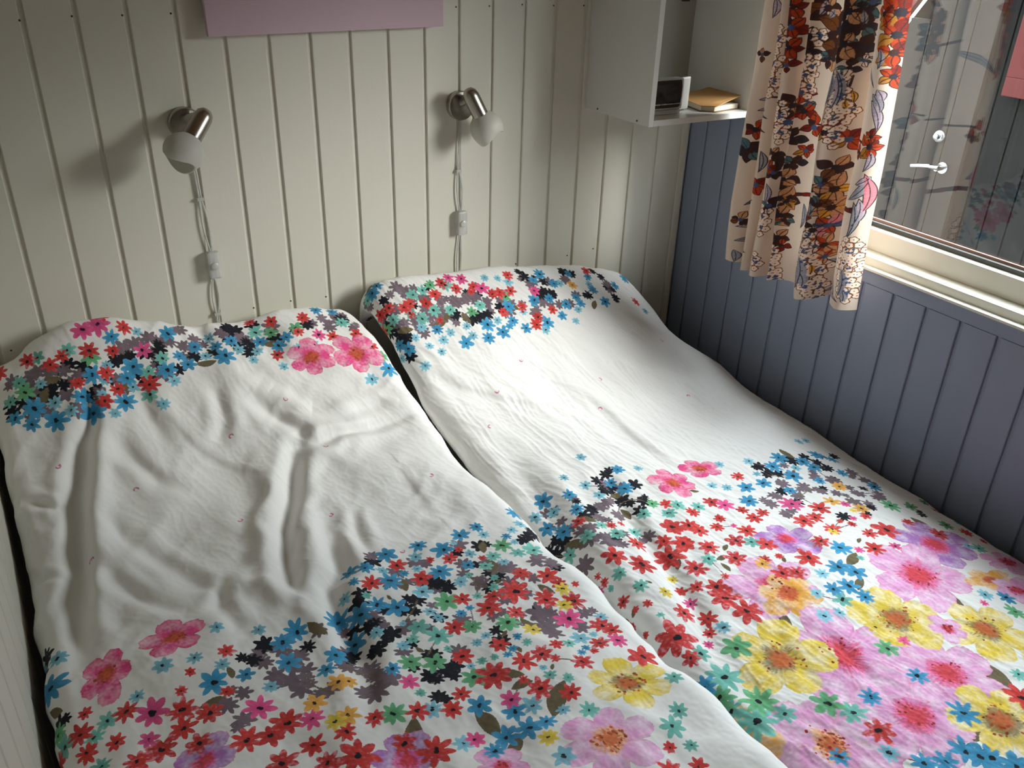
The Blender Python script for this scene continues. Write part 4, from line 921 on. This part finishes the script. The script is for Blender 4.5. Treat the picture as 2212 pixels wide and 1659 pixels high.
for (px, py, R, cols, n) in ((1868, 15, .034, DK, 6), (1864, 60, .036, DK, 6), (1862, 100, .030, DK, 5), (1790, 25, .036, BR, 6), (1808, 65, .046, BR, 7), (1800, 110, .044, BR, 7), (1786, 128, .024, DK, 5), (1830, 30, .036, BR, 6), (1828, 95, .036, BR, 6), (1742, 85, .030, DK, 5), (1738, 115, .024, DK, 5),
    (1706, 15, .028, RD, 5), (1702, 60, .030, RD, 5), (1700, 105, .026, RD, 5), (1697, 145, .022, RD, 4), (1714, 232, .030, BR, 6), (1706, 268, .034, RD, 6), (1704, 300, .026, DK, 5), (1742, 245, .026, RD, 5), (1754, 280, .030, RD, 5), (1748, 225, .016, ('sea', 'navy'), 3),
    (1692, 390, .028, BR, 6), (1688, 430, .034, BR, 6), (1685, 470, .030, BR, 6), (1682, 515, .026, BR, 5), (1672, 380, .022, DK, 5), (1664, 450, .024, DK, 5), (1774, 405, .026, DK, 5), (1766, 450, .030, DK, 6), (1760, 500, .028, BR, 6), (1811, 362, .028, BR, 5), (1803, 415, .036, GD, 6), (1797, 455, .034, GD, 6), (1792, 490, .028, ('navy', 'rose', 'brick'), 6), (1786, 530, .028, ('brick', 'sand'), 6), (1784, 560, .022, ('sand', 'brick'), 5),
    (1702, 440, .020, ('ochre', 'umber'), 5), (1699, 478, .022, ('sea', 'umber', 'brick'), 5), (1692, 532, .020, RD, 4), (1634, 285, .030, RD, 5), (1624, 330, .036, DK, 6), (1602, 478, .022, BR, 5), (1868, 138, .016, ('sea', 'cream'), 4), (1761, 538, .018, ('sea', 'cream'), 4), (1745, 165, .020, DK, 4), (1727, 205, .030, RD, 5), (1640, 120, .02, BR, 4), (1652, 360, .022, RD, 5), (1668, 335, .022, BR, 5), (1720, 355, .024, DK, 5), (1892, 5, .026, ('sea', 'ink'), 4), (1850, 330, .020, RD, 4), (1838, 152, .02, DK, 4)): bloom(px, py, R, cols, n)
for p in ((1946, 30, .040), (1940, 78, .034), (1934, 118, .030), (1931, 172, .024), (1781, 292, .030), (1834, 308, .028), (1876, 322, .028), (1740, 332, .020), (1626, 402, .026), (1736, 470, .012), (1880, 300, .018), (1905, 30, .024)): bloom(p[0], p[1], p[2]*1.05, ('brick', 'wine', 'brick', 'ochre'), 5)
for (px, py, rx, ry) in ((1676, 85, .020, .030), (1664, 135, .022, .030), (1660, 180, .024, .034), (1692, 255, .014, .034), (1688, 290, .012, .026), (1758, 150, .014, .030), (1752, 190, .012, .022), (1822, 180, .014, .030), (1815, 215, .016, .026), (1808, 262, .016, .034), (1804, 295, .014, .026), (1842, 242, .012, .014), (1772, 82, .012, .018),
    (1836, 545, .024, .028), (1830, 580, .026, .034), (1826, 612, .022, .026), (1832, 638, .020, .022), (1744, 512, .020, .026), (1736, 545, .022, .030), (1738, 570, .018, .022), (1772, 588, .016, .022), (1769, 622, .018, .026), (1764, 652, .014, .016), (1662, 548, .012, .024), (1659, 580, .014, .030), (1655, 603, .012, .016), (1650, 470, .012, .028), (1646, 494, .012, .022), (1634, 568, .014, .022), (1745, 622, .012, .018), (1680, 602, .012, .020)):
    a, b, e = clC.at(px, py)
    if e < 20: hydrangea(clC, a, b, rx, ry)
for (x0, y0, x1, y1, wd, c) in ((1795, 150, 1775, 235, .009, 'smoke'), (1805, 150, 1795, 250, .008, 'lilac'), (1815, 150, 1812, 240, .008, 'smoke'), (1890, 195, 1912, 225, .009, 'lilac'), (1882, 205, 1908, 252, .009, 'smoke'), (1880, 215, 1900, 292, .009, 'lilac'), (1876, 120, 1888, 190, .008, 'smoke'),
    (1768, 395, 1722, 412, .009, 'smoke'), (1766, 405, 1716, 428, .008, 'lilac'), (1740, 440, 1732, 500, .008, 'lilac'), (1734, 440, 1724, 495, .007, 'smoke'), (1746, 440, 1742, 478, .007, 'smoke'), (1890, 385, 1842, 400, .009, 'lilac'), (1885, 395, 1826, 432, .010, 'smoke'), (1882, 402, 1812, 445, .009, 'lilac'), (1868, 430, 1836, 500, .009, 'lilac'), (1850, 440, 1826, 525, .008, 'smoke'), (1876, 380, 1868, 470, .010, 'rose'), (1888, 330, 1862, 378, .008, 'lilac'),
    (1702, 540, 1700, 622, .010, 'smoke'), (1722, 552, 1712, 625, .011, 'smoke'), (1690, 600, 1722, 626, .008, 'lilac'), (1730, 590, 1734, 628, .010, 'smoke'), (1796, 560, 1796, 640, .010, 'smoke'), (1814, 580, 1804, 646, .011, 'smoke'), (1780, 632, 1806, 650, .008, 'lilac'), (1815, 630, 1822, 660, .009, 'smoke'), (1590, 520, 1614, 548, .010, 'smoke'), (1584, 545, 1590, 572, .010, 'smoke'), (1592, 490, 1606, 520, .008, 'lilac'),
    (1640, 215, 1660, 240, .010, 'smoke'), (1636, 240, 1664, 256, .009, 'lilac'), (1640, 262, 1660, 290, .008, 'smoke'), (1606, 445, 1622, 430, .008, 'sea'), (1790, 5, 1776, 40, .008, 'lilac'), (1800, 20, 1786, 45, .008, 'smoke'), (1680, 0, 1672, 45, .008, 'lilac'), (1830, 240, 1832, 215, .006, 'gold'), (1850, 195, 1846, 230, .006, 'gold'), (1756, 575, 1752, 600, .006, 'gold'), (1870, 25, 1862, 70, .007, 'smoke'), (1898, 105, 1890, 150, .008, 'smoke'), (1650, 330, 1640, 380, .007, 'smoke'), (1655, 400, 1650, 450, .007, 'lilac'), (1690, 330, 1680, 380, .008, 'umber')):
    a0, b0 = P2(x0, y0); a1, b1 = P2(x1, y1)
    if abs(a1-a0) < 0.12: blade(clC, a0, b0, a1, b1, wd, c)
for _ in range(46):                                # the same print goes on above the picture
    a, b = rnd.uniform(0, uA[-1]), rnd.uniform(z_top - z_hem - 0.06, z_rod - z_hem)
    if rnd.random() < 0.45: hydrangea(clC, a, b, rnd.uniform(.014, .024), rnd.uniform(.02, .034))
    else:
        cols = rnd.choice((BR, DK, RD)); R = rnd.uniform(.024, .040)
        for k in range(5):
            an = 2*math.pi*k/5 + rnd.uniform(-.4, .4); blade(clC, a, b, a + R*math.cos(an), b + R*math.sin(an), R*0.34, cols[k % len(cols)], 'umber', rnd.uniform(-.2, .2))
M['curtain'] = print_material('botanical_curtain_cotton', lin((212, 192, 174)), ragged=0.00025, trans=0.10, weave=1200, crinkle=0.08)
cu = link('curtain', cloth_mesh('curtain', clC, M['curtain'])); tag(cu, 'short cream curtain printed with brown and red blossoms at the window', 'curtain')
rod = empty('curtain_rod', (1.655, -0.95, z_rod)); tag(rod, 'white curtain rod above the window', 'curtain rod')
def rodpart(name, mb, mat):
    o = mb.build(name, mat, None); o.parent = rod; o.matrix_parent_inverse = Matrix.Translation(-rod.location); return o
rodpart('rod', MB().tube([(1.600, -0.20, z_rod), (1.600, -0.95, z_rod), (1.600, -1.72, z_rod)], 0.007, 16), M['white_gloss'])
for y in (-0.21, -1.70):
    rodpart('bracket', MB().box(1.595, XR-0.0005, y-0.006, y+0.006, z_rod-0.016, z_rod-0.0075), M['white_gloss'])


# ------------------------------------------------------------------ wall lamps
def wall_lamp(base, elbow, direction, seed, cord_pts, switch_at, label):
    B = Vector(base); E = Vector(elbow); D = Vector(direction).normalized()
    root = empty('wall_lamp', B); tag(root, label, 'lamp', 'reading lamps above the bed')
    inv = Matrix.Translation(-B)
    def part(name, mb, mat, parent=root, bevel=0):
        o = mb.build(name, mat, None, bevel); o.parent = parent
        if parent is root: o.matrix_parent_inverse = inv
        return o
    part('wall_plate', MB().lathe([(0.0355, 0.0), (0.0365, 0.002), (0.0365, 0.017), (0.0345, 0.020), (0.028, 0.0205), (0.006, 0.0190)], B, (0, -1, 0), 48), M['nickel'])
    s0 = B + Vector((0, -0.019, 0.012))
    part('arm', MB().lathe([(0.0125, 0), (0.0125, (E - s0).length)], s0, E - s0, 24), M['nickel'])
    cup_l = 0.056
    part('socket_cup', MB().lathe([(0.002, -0.021), (0.011, -0.0185), (0.0175, -0.011), (0.0205, 0.0), (0.0205, cup_l - 0.004), (0.0195, cup_l - 0.003), (0.0195, cup_l - 0.012)], E, D, 36), M['nickel'])
    O = E + D*(cup_l - 0.008)
    prof = [(0.0165, 0.0), (0.022, 0.004), (0.033, 0.014), (0.0405, 0.026), (0.043, 0.038), (0.0420, 0.049), (0.0385, 0.060), (0.0355, 0.066)]
    inner = [(r - 0.0025, h) for r, h in prof[::-1][:-1]] + [(0.014, 0.003)]
    n = len(prof)
    def mod(i, t):
        hh = (prof + inner)[i][1]
        return max(0, (hh - 0.030)/0.036)**1.5 * 0.0075*math.sin(2*t + seed)
    part('shade', MB().lathe(prof + inner, O, D, 48, mod, capped=False), M['frosted'])
    # clear twin cord held by small clips, with an in-line switch
    cord = MB()
    for off in (-0.0022, 0.0022):
        pts = []
        for a in range(len(cord_pts) - 1):
            p, q = Vector(cord_pts[a][:3]), Vector(cord_pts[a+1][:3]); sp = cord_pts[a][3]
            for k in range(8):
                t = k/8; w = math.sin(t*math.pi)*sp
                pts.append(p.lerp(q, t) + Vector((off*(1 + w*4), -0.0005*w, 0)))
        pts.append(Vector(cord_pts[-1][:3]) + Vector((off, 0, 0)))
        cord.tube(pts, 0.0021, 8)
    co = part('cord', cord, M['clear'])
    for cpt in cord_pts[1:-1]:
        if cpt[4]:
            q = Vector(cpt[:3]); part('cord_clip', MB().box(q.x-0.0075, q.x+0.0075, q.y-0.0045, -0.0003, q.z-0.004, q.z+0.004), M['clear'], bevel=0.001)
    q = Vector(switch_at)
    sw = part('inline_switch', MB().box(q.x-0.014, q.x+0.014, -0.0245, -0.004, q.z-0.033, q.z+0.033), M['clear'], bevel=0.005)
    r = MB().lathe([(0.009, 0), (0.009, 0.004), (0.006, 0.006)], (q.x, -0.0235, q.z), (0, -1, 0), 20).build('rocker', M['clear'], None)
    r.parent = sw
    return root
g = ZO
wall_lamp((0.950, 0.0, 1.036+g), (0.951, -0.066, 1.068+g), (0.43, -0.10, -0.84), 0.6,
          [(0.952, -0.006, 1.002+g, 0.0, 0), (0.946, -0.006, 0.868+g, 0.6, 1), (0.951, -0.008, 0.76+g, 0, 0), (0.950, -0.006, 0.69+g, 0.5, 0), (0.944, -0.006, 0.560+g, 0, 1), (0.944, -0.006, 0.50+g, 0, 0)],
          (0.951, -0.01, 0.728+g), 'brushed nickel wall lamp whose frosted shade points right, nearest the box shelf')
wall_lamp((0.272, 0.0, 1.042+g), (0.297, -0.078, 1.066+g), (-0.55, -0.30, -0.62), 2.2,
          [(0.276, -0.006, 1.008+g, 0.0, 0), (0.281, -0.006, 0.872+g, 0.5, 1), (0.288, -0.008, 0.75+g, 0, 0), (0.286, -0.006, 0.678+g, 0.6, 0), (0.282, -0.006, 0.585+g, 0, 1), (0.282, -0.006, 0.45+g, 0, 0)],
          (0.289, -0.01, 0.714+g), 'brushed nickel wall lamp whose frosted shade points left, below the purple canvas corner')

# ------------------------------------------------------------------ canvas
cv = empty('canvas', (0.625, 0, 1.22+g)); tag(cv, 'mauve painted canvas hanging on the cream wall', 'picture')
def cpart(name, mb, mat, bevel=0):
    o = mb.build(name, mat, None, bevel); o.parent = cv; o.matrix_parent_inverse = Matrix.Translation(-cv.location); return o
c0, c1 = unproject(450, 80, 1, -0.034), unproject(958, 57, 1, -0.034)
cpart('stretched_canvas', MB().prism([(c0[0], c0[2]), (c1[0], c1[2]), (c1[0], c1[2]+0.42), (c0[0]-0.002, c0[2]+0.42)], lambda p, t: (p[0], -0.034 + 0.018*t, p[1])), M['plum'], 0.0015)
for dz in (0.02, 0.37): cpart('stretcher_bar', MB().box(c0[0]+0.012, c1[0]-0.012, -0.0155, -0.0005, c0[2]+dz, c0[2]+dz+0.03), M['bedwood'])

# ------------------------------------------------------------------ box shelf in the corner
sx0, sx1, sy, sz0, sz1, th = 1.346, 1.712, -0.284, 1.002+g, 1.62+g, 0.0155
sh = empty('box_shelf', ((sx0+sx1)/2, 0, sz0)); tag(sh, 'open white box shelf hung in the corner beside the curtain', 'shelf')
def spart(name, mb, mat, bevel=0.0008):
    o = mb.build(name, mat, None, bevel); o.parent = sh; o.matrix_parent_inverse = Matrix.Translation(-sh.location); return o
spart('side_panel', MB().box(sx0, sx0+th, sy, -0.001, sz0, sz1), M['shelf'])
spart('side_panel', MB().box(sx1-th, sx1, sy, -0.001, sz0, sz1), M['shelf'])
spart('bottom_panel', MB().box(sx0+th+0.0003, sx1-th-0.0003, sy+0.0005, -0.001, sz0+0.0003, sz0+th), M['shelf'])
spart('top_panel', MB().box(sx0+th+0.0003, sx1-th-0.0003, sy, -0.001, sz1-th, sz1), M['shelf'])
spart('back_panel', MB().box(sx0+th+0.0003, sx1-th-0.0003, -0.012, -0.001, sz0+th+0.0003, sz1-th-0.0003), M['back_shade'])
for (px, py) in ((1291, 235), (1376, 261)):
    q = unproject(px, py, 0, sx0); spart('screw', MB().lathe([(0.0028, 0), (0.0028, 0.0008)], q, (-1, 0, 0), 12), M['screw'], 0)
q = unproject(1480, 1, 1, -0.013); spart('hanging_bracket', MB().box(q[0]-0.012, q[0]+0.012, -0.020, -0.0122, q[2]-0.002, q[2]+0.03), M['screw'])

# clock radio
zb = sz0 + th + 0.0003
ck = empty('clock_radio', (1.46, -0.17, zb)); tag(ck, 'silver and black clock radio on the floor of the box shelf', 'clock radio')
def kpart(name, mb, mat, bevel=0.0, parent=ck):
    o = mb.build(name, mat, None, bevel); o.parent = parent
    if parent is ck: o.matrix_parent_inverse = Matrix.Translation(-ck.location)
    return o
fx0, fx1, fy = 1.375, 1.492, -0.236
kpart('front_housing', MB().box(fx0, fx1, fy, -0.2055, zb+0.012, zb+0.090), M['silver'], 0.006)
kpart('rear_housing', MB().prism([(fx0+0.003, -0.2045), (fx1+0.0005, -0.214), (fx1+0.046, -0.206), (fx1+0.056, -0.192), (fx1+0.040, -0.172), (fx0+0.003, -0.172)], lambda p, t: (p[0], p[1], zb + 0.004 + t*(0.083 if p[1] < -0.18 else 0.062))), M['silver'], 0.004)
kpart('foot', MB().box(fx0+0.004, fx1-0.002, fy+0.004, -0.18, zb+0.0002, zb+0.0115), M['silver'], 0.001)
kpart('bezel', MB().prism([(fx0+0.004, 0.018), (fx1-0.016, 0.018), (fx1-0.011, 0.022), (fx1-0.0085, 0.045), (fx1-0.0085, 0.070), (fx1-0.012, 0.0865), (fx0+0.004, 0.0865)], lambda p, t: (p[0], fy - 0.003 + 0.0029*t, zb + p[1])), M['black'], 0.0006)
kpart('display', MB().box(fx0+0.008, fx1-0.020, fy-0.0045, fy-0.0032, zb+0.034, zb+0.078), M['screen'])
for a in range(4):
    kpart('button', MB().box(fx0+0.020+a*0.0215, fx0+0.039+a*0.0215, fy-0.0055, fy-0.0032, zb+0.0265, zb+0.0290), M['silver'])
# paperback
bk = empty('paperback_book', (1.61, -0.2, zb)); tag(bk, 'brown paper covered book lying beside the clock radio', 'book')
def book(name, mb, mat, bevel=0):
    o = mb.build(name, mat, None, bevel); o.parent = bk; o.matrix_parent_inverse = Matrix.Translation(-bk.location); return o
bp = [(1.556, -0.236), (1.588, -0.262), (1.692, -0.246), (1.690, -0.115), (1.585, -0.105)]
book('back_cover', MB().prism(bp, lambda p, t: (p[0], p[1], zb + 0.0003 + t*0.0015)), M['dark_paper'])
book('pages', MB().prism([(1.562, -0.233), (1.589, -0.256), (1.687, -0.241), (1.685, -0.12), (1.588, -0.11)], lambda p, t: (p[0], p[1], zb + 0.0020 + t*0.012)), M['pages'])
book('front_cover', MB().add([(1.556, -0.236, zb+0.0145), (1.588, -0.262, zb+0.0145), (1.692, -0.243, zb+0.034), (1.690, -0.115, zb+0.036), (1.585, -0.105, zb+0.016),
     (1.556, -0.236, zb+0.016), (1.588, -0.262, zb+0.016), (1.692, -0.243, zb+0.0355), (1.690, -0.115, zb+0.0375), (1.585, -0.105, zb+0.0175)],
     [(0, 1, 2, 4), (2, 3, 4), (5, 9, 7, 6), (7, 9, 8), (0, 5, 6, 1), (1, 6, 7, 2), (2, 7, 8, 3), (3, 8, 9, 4), (4, 9, 5, 0)]), M['paper'])
